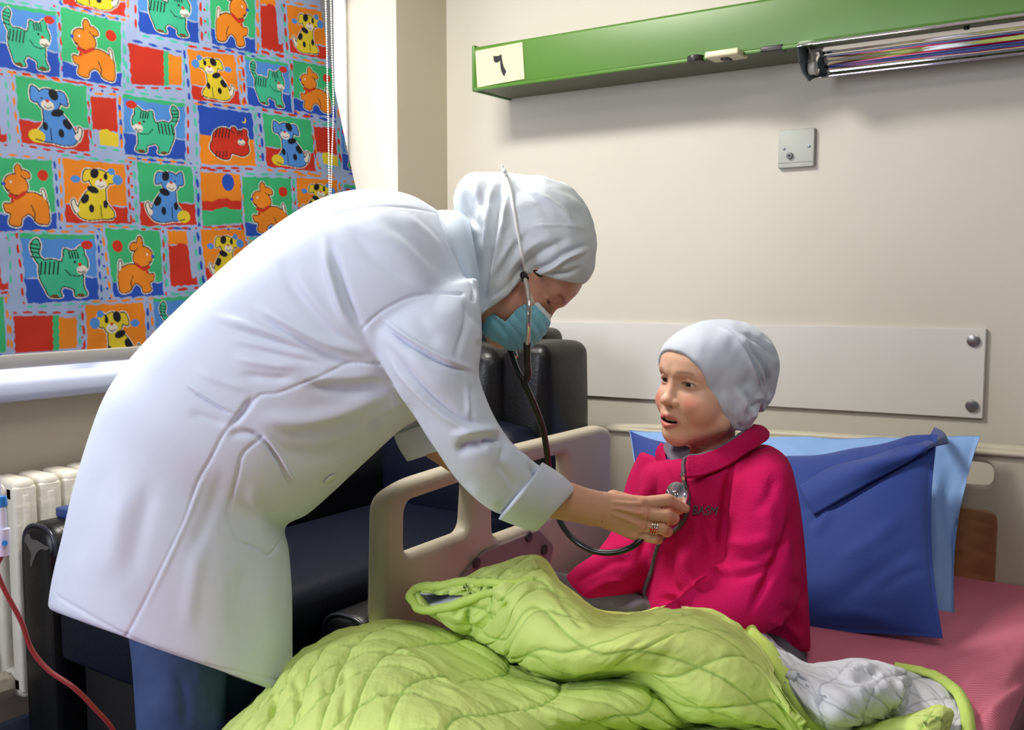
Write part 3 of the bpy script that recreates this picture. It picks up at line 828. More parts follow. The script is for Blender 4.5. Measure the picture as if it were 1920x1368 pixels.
# =================================================================== BUMPER BOARD
m_bump = mat('white_laminate', (214, 212, 208), 0.28, var=0.035, vscale=6)
bb = empty('wall_guard_board', (-1.2, 3.0, 1.0), 'long pale laminate guard board screwed to the wall above the bed', 'wall board')
XA, XB = -2.05, -0.484
def bz(x, top): return (1.242+(x+1.928)/(1.928-0.486)*0.017) if top else (0.983+(x+1.759)/(1.759-0.483)*0.024)
P = [(XA, bz(XA, 0)), (XB, bz(XB, 0)), (XB, bz(XB, 1)), (XA, bz(XA, 1))]
V = [(p[0], 2.988, p[1]) for p in P]+[(p[0], 3.0, p[1]) for p in P]
bm = bmesh.new()
vs = [bm.verts.new(v) for v in V]
for f in ([0, 1, 2, 3], [7, 6, 5, 4], [0, 4, 5, 1], [1, 5, 6, 2], [2, 6, 7, 3], [3, 7, 4, 0]): bm.faces.new([vs[i] for i in f])
bmesh.ops.bevel(bm, geom=bm.edges[:], offset=0.002, segments=2, affect='EDGES')
mk_bm('board', bm, m_bump, bb)
m_cap = mat('brushed_cap', (170, 168, 165), 0.28, metal=1.0)
for px, py in ((1825, 638), (1822, 760)):
    p = UY(px, py, 2.985)
    cp = cyl('screw_cap', (p[0], 2.989, p[2]), (p[0], 2.981, p[2]), 0.0175, m_cap, bb, bev=0.003)
for px, py in ((1040, 640), (1040, 720)):
    p = UY(px-120, py, 2.985); cyl('screw_cap', (p[0], 2.989, p[2]), (p[0], 2.981, p[2]), 0.0175, m_cap, bb, bev=0.003)

# =================================================================== RECLINER CHAIR (black vinyl)
m_vin = mat('black_vinyl', (12, 13, 16), 0.36, bump=0.10, bscale=160, var=0.15, vscale=9, spec=0.35)
m_vinN = mat('navy_vinyl', (11, 16, 33), 0.5, spec=0.2, bump=0.12, bscale=160, var=0.12, vscale=9)
m_pipe = mat('vinyl_piping', (38, 42, 54), 0.25)
m_worn = mat('worn_vinyl', (84, 82, 78), 0.7)
ch = empty('recliner_chair', (-1.9, 2.0, 0.0), 'black vinyl recliner armchair between the bed and the window wall', 'armchair')
def cushion(name, lo, hi, m, bev, puff=0.0, parent=ch, nn=6):
    """padded block: rounded box with bulging faces"""
    lo = np.array(lo); hi = np.array(hi); c = (lo+hi)/2; h = (hi-lo)/2
    bm = bmesh.new(); box_bm(bm, c, hi-lo, bev, seg=5)
    bmesh.ops.subdivide_edges(bm, edges=[e for e in bm.edges if e.calc_length() > 0.12], cuts=nn, use_grid_fill=True)
    for v in bm.verts:
        u = (np.array(v.co)-c)/h
        b = np.array([(1-u[1]**2)*(1-u[2]**2)*u[0], (1-u[0]**2)*(1-u[2]**2)*u[1], (1-u[0]**2)*(1-u[1]**2)*u[2]])
        v.co = Vector(np.array(v.co)+b*puff)
    return mk_bm(name, bm, m, parent, angle=60)
cushion('back_wing', (-1.755, 2.45, 0.55), (-1.585, 2.71, 1.195), m_vin, 0.035, 0.02)
cushion('back_wing', (-2.30, 2.45, 0.55), (-2.13, 2.71, 1.195), m_vin, 0.035, 0.02)
cushion('back_cushion', (-2.125, 2.43, 0.50), (-1.762, 2.64, 1.175), m_vin, 0.05, 0.03)
cushion('headrest', (-2.05, 2.60, 1.10), (-1.70, 2.74, 1.235), m_vin, 0.03, 0.01)
cushion('lower_back', (-2.13, 2.30, 0.58), (-1.60, 2.46, 0.95), m_vinN, 0.05, 0.03)
cushion('seat', (-2.10, 1.24, 0.55), (-1.62, 2.40, 0.70), m_vinN, 0.035, 0.015)
cushion('footrest', (-2.10, 1.205, 0.53), (-1.70, 1.245, 0.69), m_vinN, 0.012, 0.004)
def arm(x0, x1, y0, y1, z1, name='arm'):
    # domed-top side panel
    P = roundpoly([(x0, 0.05), (x1, 0.05), (x1, z1), (x0, z1)], [.01, .01, .075, .075], 8)
    ys = np.array([y0, y0+0.012, y0+0.03, y1-0.03, y1-0.012, y1]); sc_ = [0.86, 0.96, 1.0, 1.0, .96, .86]
    c = np.array([(x0+x1)/2, z1/2]); V = []
    for y, s in zip(ys, sc_):
        q = c+(P-c)*np.array([s, 1-(1-s)*0.35]); V += [(a, y, b) for a, b in q]
    n = len(P); F = [[i*n+j, i*n+(j+1) % n, (i+1)*n+(j+1) % n, (i+1)*n+j] for i in range(len(ys)-1) for j in range(n)]
    F += [list(range(n))[::-1], list(range((len(ys)-1)*n, len(ys)*n))]
    o = mk(name, V, [f[::-1] for f in F], m_vin, ch, angle=50)
    q = c+(P-c)*np.array([0.97, 0.985]); pth = [(a, y0+0.010, b) for a, b in q if b > 0.08]
    V, F = sweep(np.array(pth[len(pth)//2:]+pth[:len(pth)//2]) if False else np.array(sorted(pth, key=lambda t: math.atan2(t[2]-z1*0.6, t[0]-c[0])+(2*math.pi if math.atan2(t[2]-z1*0.6, t[0]-c[0]) < -math.pi/2 else 0))), 0.005, 8)
    mk('piping', V, F, m_pipe, o)
    return o
armL = arm(-2.248, -2.105, 1.20, 2.44, 0.835)
armR = arm(-1.60, -1.45, 1.53, 2.44, 0.655)
box('base', (-2.10, 1.26, 0.06), (-1.60, 2.60, 0.54), mat('chair_underside', (12, 12, 14), 0.6), ch, bev=0.01)
# worn patch on the front of the arm
wp = [(48, 1003), (56, 1000), (60, 1008), (72, 1012), (84, 1020), (92, 1024), (90, 1032), (80, 1030), (72, 1034), (66, 1046), (60, 1062), (56, 1058), (58, 1040), (54, 1028), (47, 1016)]
_me = armL.data; _off = root_of(armL); bvA = bvh(np.array([v.co[:] for v in _me.vertices])+_off, [list(p.vertices) for p in _me.polygons])
wpt = catmull(np.array(wp, float), 3, closed=True); gx, gy = np.meshgrid(np.arange(44, 96, 1.5), np.arange(996, 1066, 1.5), indexing='ij'); gp_ = np.stack([gx.ravel(), gy.ravel()], 1); ins_ = inpoly(gp_, wpt)
PV = []; ok_ = []
for q_, i_ in zip(gp_, ins_):
    p_, n_ = hit(bvA, q_[0], q_[1], 0.0012) if i_ else (None, None)
    ok_.append(p_ is not None); PV.append(p_ if p_ is not None else np.zeros(3))
PV = np.array(PV); ok_ = np.array(ok_); GF = grid_faces(*gx.shape); GF = GF[ok_[GF].all(1)]; us_ = np.zeros(len(PV), bool); us_[GF.ravel()] = True; rm_ = np.cumsum(us_)-1
mk('worn_patch', PV[us_], rm_[GF], m_worn, armL)
for (x, y) in ((-2.15, 1.3), (-1.52, 1.62), (-2.15, 2.35), (-1.52, 2.35)):
    cyl('foot', (x, y, 0.0), (x, y, 0.06), 0.022, m_pipe, ch)
wc = 1.0
for px, nm in ((134, 'x'),):
    p = UX(139, 954, -2.175); bx_ = box('blue_box', (-2.205, p[1]-.03, 0.834), (-2.145, p[1]+.03, 0.858), mat('blue_plastic', (40, 62, 120), 0.4), None, bev=0.004)
    tag(bx_, 'small blue plastic box lying on the left arm of the black chair', 'box')

# =================================================================== BED
m_bed = mat('bed_plastic', (186, 178, 158), 0.42, var=0.04, vscale=8)
m_bedD = mat('bed_metal', (150, 146, 138), 0.4, metal=0.3)
m_wood = mat('wood_laminate', (150, 104, 66), 0.4)
nt = m_wood.node_tree; wv = nt.nodes.new('ShaderNodeTexWave'); wv.inputs['Scale'].default_value = 3; wv.inputs['Distortion'].default_value = 6; wv.inputs['Detail'].default_value = 4
mp = nt.nodes.new('ShaderNodeMapping'); mp.inputs['Scale'].default_value = (1, 1, 10); tcn = nt.nodes.new('ShaderNodeTexCoord')
cr = nt.nodes.new('ShaderNodeValToRGB'); cr.color_ramp.elements[0].color = (*lin((140, 94, 58)), 1); cr.color_ramp.elements[1].color = (*lin((164, 116, 76)), 1)
nt.links.new(tcn.outputs['Object'], mp.inputs['Vector']); nt.links.new(mp.outputs['Vector'], wv.inputs['Vector']); nt.links.new(wv.outputs['Fac'], cr.inputs['Fac']); nt.links.new(cr.outputs['Color'], nt.nodes['Principled BSDF'].inputs['Base Color'])
bed = empty('hospital_bed', (-0.8, 1.8, 0.0), 'hospital bed with moulded beige plastic headboard and side rail', 'bed')
# headboard
hb = curve2d([roundpoly([(-1.62, .30), (-.05, .30), (-.05, .965), (-.30, .975), (-.9, .962), (-1.40, .940), (-1.60, .925)], [.02, .02, .06, .3, .3, .3, .06], 6),
              roundpoly([(-.70, .860), (-.415, .865), (-.415, .925), (-.70, .925)], .03, 5)[::-1],
              roundpoly([(-1.40, .85), (-1.15, .86), (-1.15, .905), (-1.40, .895)], .02, 5)[::-1]], 0.045, 0.010, lambda a, b, c: (a, 2.7725+c, b))
mk('headboard', hb[0], hb[1], m_bed, bed, angle=40)
wd = curve2d([roundpoly([(-1.2, .55), (-.40, .55), (-.40, .803), (-1.2, .803)], .03, 5)], 0.010, 0.003, lambda a, b, c: (a, 2.745+c, b))
mk('wood_inset', wd[0], wd[1], m_wood, bed, angle=40)
rl = curve2d([roundpoly([(2.72, .890), (2.72, .945), (2.10, .945+.02), (2.1, .89)], .01)], .01, .002, lambda a, b, c: (a, b, c)) if False else None
# head-end ridge moulding
V, F = sweep(catmull([(-1.58, 2.748, .915), (-1.2, 2.748, .925), (-.75, 2.748, .945), (-.3, 2.748, .955), (-.08, 2.748, .95)], 8), 0.009, 8)
mk('top_ridge', V, F, m_bed, bed)
# side rail (plane x=-1.36)
def RP(px, py): p = UX(px, py, -1.36); return (p[1], p[2])
outer = [RP(716, 1185), RP(720, 935), (1.575, .968), (1.95, .985), (2.40, .985), (2.455, .965), (2.455, .60), (2.2, .50), (1.60, .50)]
w1 = [RP(764, 946), RP(884, 905), RP(881, 1001), RP(762, 1045)]
w2 = [RP(928, 895), RP(1068, 858), RP(1064, 900), RP(1000, 955), RP(925, 985)]
w1 = [(1.560, .925), (1.795, .935), (1.782, .812), (1.556, .808)]
w2 = [(1.875, .935), (2.215, .935), (2.215, .80), (2.05, .775), (1.875, .775)]
rv = curve2d([roundpoly(outer, [.04, .06, .05, .1, .05, .05, .04, .1, .06], 7), roundpoly(w1, .03, 5)[::-1], roundpoly(w2, .035, 5)[::-1]], 0.050, 0.018, lambda a, b, c: (-1.385-c, a, b))
rail = mk('side_rail', rv[0], rv[1], m_bed, bed, angle=50)
# moulded ribs and accessory plate
for A, B, r in ():
    V, F = sweep(catmull([(-1.362, A[0], A[1]), (-1.356, (A[0]+B[0])/2, (A[1]+B[1])/2), (-1.362, B[0], B[1])], 8), [r*.4, r, r*.4], 10)
    mk('moulded_rib', V, F, m_bed, rail)
pl2 = roundpoly([RP(850, 1092), RP(902, 1032), RP(1006, 992), RP(1035, 1022), RP(1010, 1120), RP(860, 1140)], .015, 4)
av = curve2d([pl2], .014, .004, lambda a, b, c: (-1.358-c, a, b))
ap = mk('control_plate', av[0], av[1], mat('bed_plastic_dark', (128, 114, 112), 0.45), rail, angle=40)
m_dk = mat('recess_dark', (58, 52, 50), 0.5)
for px, py in ((893, 1055), (991, 1006), (1020, 1030)):
    p = UX(px, py, -1.350); cyl('recess_knob', (-1.352, p[1], p[2]), (-1.345, p[1], p[2]), 0.013, m_dk, ap, bev=.002)
# foam of the mattress, frame below
box('mattress', (-1.30, -0.10, 0.46), (-0.235, 2.74, 0.600), mat('mattress_cover', (120, 60, 80), 0.6), bed, bev=0.04)
box('bed_frame', (-1.31, -0.10, 0.30), (-0.24, 2.76, 0.455), m_bedD, bed, bev=0.01)
for x in (-1.22, -0.32):
    for y in (0.15, 2.5):
        cyl('leg', (x, y, 0.07), (x, y, 0.31), 0.025, m_bedD, bed); w = cyl('castor', (x-.02, y, 0.06), (x+.02, y, 0.06), 0.06, m_dk, bed, bev=.01)
# pink sheet
m_sheet = mat('pink_sheet', (204, 106, 132), 0.75, bump=0.10, bscale=220, bump2=0.12, b2scale=14)
nt = m_sheet.node_tree; w_ = nt.nodes.new('ShaderNodeTexWave'); w_.inputs['Scale'].default_value = 55; w_.inputs['Distortion'].default_value = 3; w_.inputs['Detail'].default_value = 1.5
mp = nt.nodes.new('ShaderNodeMapping'); mp.inputs['Rotation'].default_value = (0, 0, 0.9); tcn = nt.nodes.new('ShaderNodeTexCoord')
cr = nt.nodes.new('ShaderNodeValToRGB'); cr.color_ramp.elements[0].color = (*lin((196, 98, 124)), 1); cr.color_ramp.elements[1].color = (*lin((220, 126, 148)), 1)
nt.links.new(tcn.outputs['Object'], mp.inputs['Vector']); nt.links.new(mp.outputs['Vector'], w_.inputs['Vector']); nt.links.new(w_.outputs['Fac'], cr.inputs['Fac']); nt.links.new(cr.outputs['Color'], nt.nodes['Principled BSDF'].inputs['Base Color'])
nx, ny_ = 260, 420
tx = np.linspace(-0.09, 1.13, nx); ty = np.linspace(-0.12, 2.745, ny_)
TX, TY = np.meshgrid(tx, ty, indexing='ij')
Wd = 1.075
X = -1.325+np.clip(TX, 0, Wd)+0*TY; Z = 0.620-0*TX
left = TX < 0; X = np.where(left, -1.325, X); 
r = 0.035
# rounded edges
def edge_round(t, w):
    # arc-length param across the bed -> x offset, drop
    a = np.clip((t-(w-r))/r, 0, math.pi/2); x = np.where(t < w-r, t, (w-r)+r*np.sin(a)); z = np.where(t < w-r, 0, -(r-r*np.cos(a)))
    e = np.maximum(t-(w-r)-r*math.pi/2, 0); return x, z-e
tR = TX/1.0
xx, dz = edge_round(np.abs(TX-0.54)*1.0+0, 0.545)
X = -1.325+0.54+np.sign(TX-0.54)*xx; Z = 0.620+dz*2.2
P2 = np.stack([X, TY, Z], -1).reshape(-1, 3)
Pq = proj(P2)[:, :2]
fl = [([(1705, 1300), (1780, 1262), (1860, 1228), (1935, 1190)], .012, 20, 'r'), ([(1690, 1320), (1760, 1290), (1850, 1250), (1940, 1215)], .008, 14, 'g'),
      ([(1780, 1290), (1850, 1268), (1930, 1230)], .014, 24, 'r'), ([(1820, 1165), (1880, 1150), (1940, 1128)], .008, 16, 'r'), ([(1560, 1210), (1660, 1225), (1800, 1212)], .004, 10, 'r'),
      ([(1830, 1345), (1880, 1310), (1940, 1285)], .012, 18, 'r'), ([(1800, 1350), (1850, 1320), (1930, 1268)], .010, 12, 'g'), ([(1680, 1190), (1760, 1180), (1830, 1150)], .005, 12, 'r')]
H = np.zeros(len(P2))
for L, a, w, k in fl:
    L = catmull(L, 5); d, s, t = poly_dist(Pq, L); tp = np.clip(np.minimum(t, 1-t)*4, 0, 1); H += (a if k == 'r' else -a)*np.exp(-(d/w)**2)*tp
H += 0.0025*vnoise(P2, 14, 5)
P2[:, 2] += H*(P2[:, 2] > 0.59)
sh = mk('bed_sheet', P2, grid_faces(nx, ny_), m_sheet)
tag(sh, 'rumpled pink bed sheet stretched over the mattress', 'sheet')

# =================================================================== PILLOWS
def pillow(name, TL, TR, BR, BL, T, m, seed, strokes=(), pw=0.55, sag=0.0):
    """corners world; front bulges towards the photographer"""
    n = 90
    u = np.linspace(0, 1, n); Ug, Vg = np.meshgrid(u, u, indexing='ij')
    TL, TR, BR, BL = [np.array(q) for q in (TL, TR, BR, BL)]
    a, b = Ug[..., None], Vg[..., None]
    base = (1-a)*(1-b)*TL+a*(1-b)*TR+a*b*BR+(1-a)*b*BL
    base = base+(BL-TL)*(sag*(1-b)**2*np.sin(np.pi*np.clip(a*1.08, 0, 1))**0.9+0.004*(1-b)**4*np.sin(a*31))
    nrm = np.cross(TR-TL, BL-TL); nrm /= np.linalg.norm(nrm)
    if nrm@(CAM-TL) < 0: nrm = -nrm
    su = 1-np.abs(2*Ug-1)**2.6; sv = 1-np.abs(2*Vg-1)**2.6
    th = T*(np.clip(su, 0, 1)**pw)*(np.clip(sv, 0, 1)**pw)
    # edges pulled in a little between corners
    pull = 0.035*(1-(2*Ug-1)**2)*(2*Vg-1)**2+0
    c = (TL+TR+BR+BL)/4
    base = base+(c-base)*(0.05*((1-(2*Ug-1)**2)*np.abs(2*Vg-1)**6+(1-(2*Vg-1)**2)*np.abs(2*Ug-1)**6))[..., None]
    nz_ = (vnoise(base.reshape(-1, 3), 16, seed).reshape(n, n)*0.006)*np.clip(su*sv, 0, 1)
    front = base+nrm*(th+nz_+0.0015)[..., None]; back = base-nrm*(th*0.7+0.0015)[..., None]
    V = np.vstack([front.reshape(-1, 3), back.reshape(-1, 3)]); G = grid_faces(n, n)
    F = np.vstack([G, G[:, ::-1]+n*n])
    # stitch the rim
    rim = [i*n for i in range(n)]+[(n-1)*n+j for j in range(1, n)]+[i*n+n-1 for i in range(n-2, -1, -1)]+[j for j in range(n-2, 0, -1)]
    rim = np.array(rim); r2 = np.roll(rim, -1)
    S_ = np.stack([rim, r2, r2+n*n, rim+n*n], 1)
    if np.dot(np.cross(V[G[0, 1]]-V[G[0, 0]], V[G[0, 3]]-V[G[0, 0]]), nrm) < 0: G = G; F = np.vstack([G[:, ::-1], G+n*n, S_])
    else: F = np.vstack([G, G[:, ::-1]+n*n, S_[:, ::-1]])
    V = wrinkle(V, F, strokes)
    return mk(name, V, F, m)
m_navy = mat('navy_pillowcase', (42, 66, 140), 0.7, spec=0.2, bump=0.06, bscale=160, bump2=0.10, b2scale=16, sheen=0.2)
m_sky = mat('light_blue_pillowcase', (128, 166, 222), 0.6, bump=0.06, bscale=160, bump2=0.12, b2scale=16)
lb = pillow('pillow', UY(1180, 806, 2.70), UY(1838, 818, 2.70), UY(1790, 1152, 2.43), UY(1190, 1150, 2.40), 0.055, m_sky, 11,
            [([(1790, 850), (1775, 940), (1800, 1050), (1785, 1140)], .012, 14, 'g'), ([(1760, 860), (1755, 960), (1765, 1080)], .012, 12, 'r'), ([(1815, 850), (1810, 950), (1820, 1060)], .008, 10, 'r'),
             ([(1500, 830), (1620, 812), (1700, 810)], .006, 12, 'g'), ([(1450, 815), (1500, 850), (1540, 870)], .005, 10, 'r')], 0.7)
tag(lb, 'light blue pillow leaning on the headboard, behind the dark blue pillow', 'pillow')
nb = pillow('pillow', UY(1182, 808, 2.55), UY(1758, 816, 2.52), UY(1768, 1196, 2.17), UY(1200, 1190, 2.13), 0.085, m_navy, 12,
            [([(1500, 985), (1580, 930), (1680, 870), (1752, 835)], .012, 9, 'F'), ([(1530, 1010), (1540, 980), (1560, 940)], .006, 10, 'r'), ([(1560, 1060), (1640, 1010), (1700, 960)], .006, 16, 'r'),
             ([(1550, 1150), (1620, 1090), (1740, 1010)], .007, 18, 'g'), ([(1640, 1120), (1690, 1080), (1745, 1060)], .006, 10, 'g'), ([(1520, 900), (1560, 880), (1590, 885)], .004, 9, 'g'),
             ([(1510, 1160), (1600, 1150), (1700, 1170)], .005, 12, 'r')], 0.6, sag=0.125)
tag(nb, 'dark blue pillow with folded corners propped upright behind the seated child', 'pillow')
# folded-over ear of the case at the top corner
_me = nb.data; bvN = bvh(np.array([v.co[:] for v in _me.vertices])+np.array(nb.location), [list(p.vertices) for p in _me.polygons])
def _on(px, py, o):
    p, n = hit(bvN, px, py, o); return p if p is not None else U(px, py, 2.44)
rowsP = [[_on(1500, 915, .003), _on(1560, 880, .004), _on(1630, 862, .004), _on(1690, 842, .004), _on(1730, 834, .006), U(1752, 803, 2.545)],
         [_on(1512, 940, .012), _on(1570, 905, .014), _on(1640, 880, .016), _on(1700, 856, .016), _on(1736, 842, .016), U(1768, 812, 2.50)],
         [_on(1527, 967, .004), _on(1580, 938, .010), _on(1640, 900, .012), _on(1700, 866, .014), _on(1738, 848, .016), U(1777, 832, 2.46)]]
G = patch(rowsP, 60, 8); a, b = G.shape[:2]
o = mk('folded_edge', G.reshape(-1, 3), grid_faces(a, b), m_navy, nb); md = o.modifiers.new('t', 'SOLIDIFY'); md.thickness = .004
# =================================================================== HEADS
m_skin = mat('skin', (206, 152, 124), 0.5, attr='Col', sss=0.25, bump=0.04, bscale=420)
m_eyew = mat('eye', (230, 226, 220), 0.15, attr='Col', spec=0.4)
m_teeth = mat('teeth', (226, 216, 196), 0.3)
def axes(f, up):
    f = np.array(f, float); f /= np.linalg.norm(f)
    r = np.cross(f, up); r /= np.linalg.norm(r); u = np.cross(r, f)
    return np.stack([r, f, u])          # rows: right, forward, up
def head(h, kid=False, mouth=0.0, neck_to=(0, -4, -16), neck_r=5.2):
    """canonical head in centimetres: x right, y forward, z up, origin between the ears at eye level"""
    f = Field((-9.5, -12, -17.5), (9.5, 12, 12.5), h)
    f.F = f.ell((0, -1.0, 3.2), (7.4, 9.0, 6.9 if kid else 8.0)).astype(np.float32)
    f.add(f.ell((0, 2.2, -3.2), (6.1, 6.0, 6.9 if kid else 7.3)), 2.0)
    f.add(f.ell((0, 4.0, 3.0 if kid else 3.6), (6.1, 4.4, 4.6)), 1.5)
    cz = -9.0 if kid else -9.1
    for s in (-1, 1):
        f.add(f.cap((s*4.2, 0.5, -6.6), (s*0.8, 5.6, cz), 2.4, 2.2), 2.0)
        f.add(f.ell((s*3.7, 4.5 if kid else 4.2, -3.8), (2.9, 2.9, 3.0) if kid else (2.5, 2.6, 2.9)), 1.6)
        f.add(f.cap((s*1.2, 7.5, 1.9), (s*4.3, 6.2, 1.7), 0.75, 0.6), 1.4)
    f.add(f.ell((0, 6.5, cz), (2.0, 1.6, 1.5)), 1.2)
    for s in (-1, 1): f.sub(f.ell((s*3.2, 8.2, 0.0), (1.9, 1.35, 1.15)), 1.1)
    f.add(f.ell((0, 6.9, -6.4), (2.9, 1.7, 2.0)), 1.2)
    nl = 9.4 if kid else 9.5
    f.add(f.cap((0, 7.2, 0.9), (0, nl-0.7, -2.7), 0.60, 0.85), 1.0)
    f.add(f.ell((0, nl-0.4, -3.2), (1.15, 1.0, 0.92)), 0.7)
    for s in (-1, 1): f.add(f.ell((s*1.15, nl-1.4, -3.5), (0.72, 0.9, 0.66)), 0.5)
    for s in (-1, 1):
        f.add(f.ell((s*3.15, 5.75, 0.0), (1.72, 1.5, 1.42)), 0.35)
        f.add(f.cap((s*1.9, 6.9, 0.42), (s*3.2, 7.25, 0.78), 0.16, 0.2), 0.35); f.add(f.cap((s*3.2, 7.25, 0.78), (s*4.5, 6.4, 0.25), 0.2, 0.16), 0.35)
        f.sub(f.ell((s*3.15, 7.3, -0.03), (1.25, 1.2, 0.33 if kid else 0.22)), 0.14)
        f.sub(f.ell((s*0.58, nl-0.75, -4.1), (0.30, 0.55, 0.22)), 0.15)
    # lips
    for s in (-1, 1):
        f.add(f.cap((s*(2.1+mouth*0.7), 7.55-mouth*0.3, -6.55), (s*0.45, 8.55, -6.0+mouth*0.3), 0.25, 0.42), 0.35)
        f.add(f.cap((s*(2.0+mouth*0.7), 7.55-mouth*0.3, -6.80), (s*0.3, 8.45, -7.15-mouth), 0.26, 0.46), 0.35)
    f.add(f.cap((-0.45, 8.5, -6.05+mouth*0.3), (0.45, 8.5, -6.05+mouth*0.3), 0.38), 0.25)
    f.sub(f.ell((0, 8.6, -6.62-mouth*0.35), (1.95+mouth*0.6, 1.6 if mouth else 0.9, 0.08+mouth*0.62)), 0.15)
    f.add(f.cap((0, -2.0, -5), neck_to, neck_r*0.98, neck_r), 2.2)
    V, Q = f.mesh(1)
    x, y, z = V.T; ax = np.abs(x)
    base = np.array(lin((233, 186, 160) if kid else (206, 156, 132)))
    C = np.tile(base, (len(V), 1))
    C *= (1+0.05*vnoise(V, 0.9, 2))[:, None]
    def mixc(m, c):
        m = np.clip(m, 0, 1)[:, None]; C[:] = C*(1-m)+np.array(lin(c))*m
    sstep = lambda d, w: np.clip(0.5-d/w, 0, 1)
    bl = np.exp(-(((ax-4.3)/1.7)**2+((z+3.3)/1.6)**2))*(y > 2)
    mixc(bl*(0.55 if kid else 0.25), (222, 104, 104))
    mixc(np.exp(-((x/1.3)**2+((z+3.4)/1.0)**2))*(y > 8)*0.25, (222, 130, 110))
    lipd = np.sqrt((x/(2.15+mouth*0.8))**2+((z+6.62+mouth*0.35)/(0.98+mouth*0.7))**2)-1
    mixc(sstep(lipd, 0.25)*(y > 7.2)*0.85, (198, 104, 98))
    inn = np.sqrt((x/(1.7+mouth*0.8))**2+((z+6.62+mouth*0.35)/(0.12+mouth*0.62))**2)-1
    mixc(sstep(inn, 0.3)*(y > 5.5)*(y < 8.2-0.0)*0.95 if mouth else sstep(inn, 0.5)*(y > 6)*0.8, (74, 26, 26))
    by = 2.15-0.10*(ax-2.6)**2+0.10*(ax-2.6)
    bm_ = np.exp(-((z-by)/0.30)**2)*np.clip((ax-1.3)*2, 0, 1)*np.clip((4.9-ax)*2, 0, 1)*(y > 3)
    mixc(bm_*(0.42 if kid else 0.55), (120, 84, 66) if kid else (58, 40, 34))
    e = np.sqrt(((ax-3.15)/1.36)**2+((z+0.02)/(0.44 if kid else 0.34))**2)
    mixc(np.exp(-((e-1.0)/0.13)**2)*(y > 5.0)*np.where(z > 0, 0.95, 0.4), (46, 30, 28))
    mixc(np.exp(-((e-1.75)/0.5)**2)*(y > 5.0)*(z < 0)*0.22, (170, 100, 96))
    mixc(np.exp(-(((ax-0.58)/0.32)**2+((z+4.15)/0.25)**2))*(y > 7.5)*0.9, (70, 30, 28))
    return V, Q, C
def eyes(parent, O, A, s, look=(0, 0)):
    for sx in (-1, 1):
        n = 40
        th = np.linspace(0, np.pi, n)[:, None]; ph = np.linspace(0, 2*np.pi, n, endpoint=False)[None, :]
        d = np.array([look[0], 1.0, look[1]]); d /= np.linalg.norm(d)
        a = np.cross(d, [0, 0, 1]); a /= np.linalg.norm(a); b = np.cross(a, d)
        P = np.cos(th)[..., None]*d+np.sin(th)[..., None]*(np.cos(ph)[..., None]*a+np.sin(ph)[..., None]*b)
        ang = np.broadcast_to(th, (n, n)).ravel()
        P = P.reshape(-1, 3)*1.30+np.array([sx*3.15, 5.80, 0.0])
        W = O+(P*s)@A
        C = np.tile(np.array(lin((226, 220, 214))), (n*n, 1))
        C[ang < 0.70] = lin((34, 22, 18)); C[ang < 0.64] = lin((54, 34, 24)); C[ang < 0.30] = lin((8, 8, 10))
        F = []
        for i in range(n-1):
            for j in range(n): k = (j+1) % n; F.append([i*n+j, i*n+k, (i+1)*n+k, (i+1)*n+j])
        mk('eye', W, np.array(F), m_eyew, parent, cols=C)
CM = 0.0125
# ---- frames of the two heads
DOC_D = 1.85
docA = axes(0.62*CR-0.78*CU-0.08*CF, 0.78*CR+0.62*CU)
docO = U(980, 510, DOC_D)
DS = CM*0.905
KID_D = 2.06
_kf = -0.84*CR-0.52*CF-0.02*CU
kidA = axes(_kf, CU+0.08*CR+0.10*CF)
# roll the head: near side a little lower
_r = math.radians(10)
_R = np.array([[math.cos(_r), 0, math.sin(_r)], [0, 1, 0], [-math.sin(_r), 0, math.cos(_r)]])
kidA = _R@kidA
KS = CM*0.93
kidO = U(1324, 714, KID_D)
# =================================================================== DOCTOR
def pxfield(lo, hi, h, D):
    return Field(lo, hi, h)
def pxmap(V, D):
    """sculpt space (pixels, pixels, depth offset in pixel units) -> world"""
    return UA(V[:, :2], D+V[:, 2]*D/FPX)
def fixw(Q): return Q
doc = empty('person', (U(420, 1300, 1.85)[0], U(420, 1300, 1.85)[1], 0.0), 'woman in white lab coat, headscarf and blue face mask bending over the bed', 'person')
skinbase = np.array(lin((206, 156, 132)))
body_parts = []; body_cols = []
def addbody(V, F, C=None):
    body_parts.append((V, F)); body_cols.append(np.tile(skinbase, (len(V), 1)) if C is None else C)
V, Q, C = head(0.16, neck_to=(0, -10, -11), neck_r=4.7)
addbody(docO+(V*DS)@docA, Q, C)
# --- right hand and forearm
f = Field((985, 885, -150), (1300, 1045, 50), 1.15)
f.F = f.cap((980, 918, -120), (1110, 952, -58), 44, 32, (1, 1, .8)).astype(np.float32)
f.add(f.cap((1110, 952, -58), (1134, 956, -48), 31, 30, (1, 1, .75)), 8)
for a, b, r in (((1136, 940, -50), (1203, 944, -32), 15), ((1136, 950, -52), (1207, 963, -38), 15), ((1134, 962, -50), (1202, 984, -33), 14), ((1134, 972, -45), (1190, 1000, -25), 13)):
    f.add(f.cap(a, b, 17, r), 8)
f.add(f.cap((1140, 955, -40), (1190, 968, -22), 26, 24, (1, 1, .6)), 8)
for (x, y, z) in ((1203, 943, -44), (1207, 963, -50), (1202, 985, -44)): f.add(f.ell((x, y, z), (9, 8, 5)), 6)
def finger(f, pts, rs, k=2.0):
    D = None
    for i in range(len(pts)-1):
        d = f.cap(pts[i], pts[i+1], rs[i], rs[i+1])
        if D is None: D = d
        else:
            h = np.clip(0.5+0.5*(D-d)/3.0, 0, 1); D = D*(1-h)+d*h-3.0*h*(1-h)
    f.add(D, k)
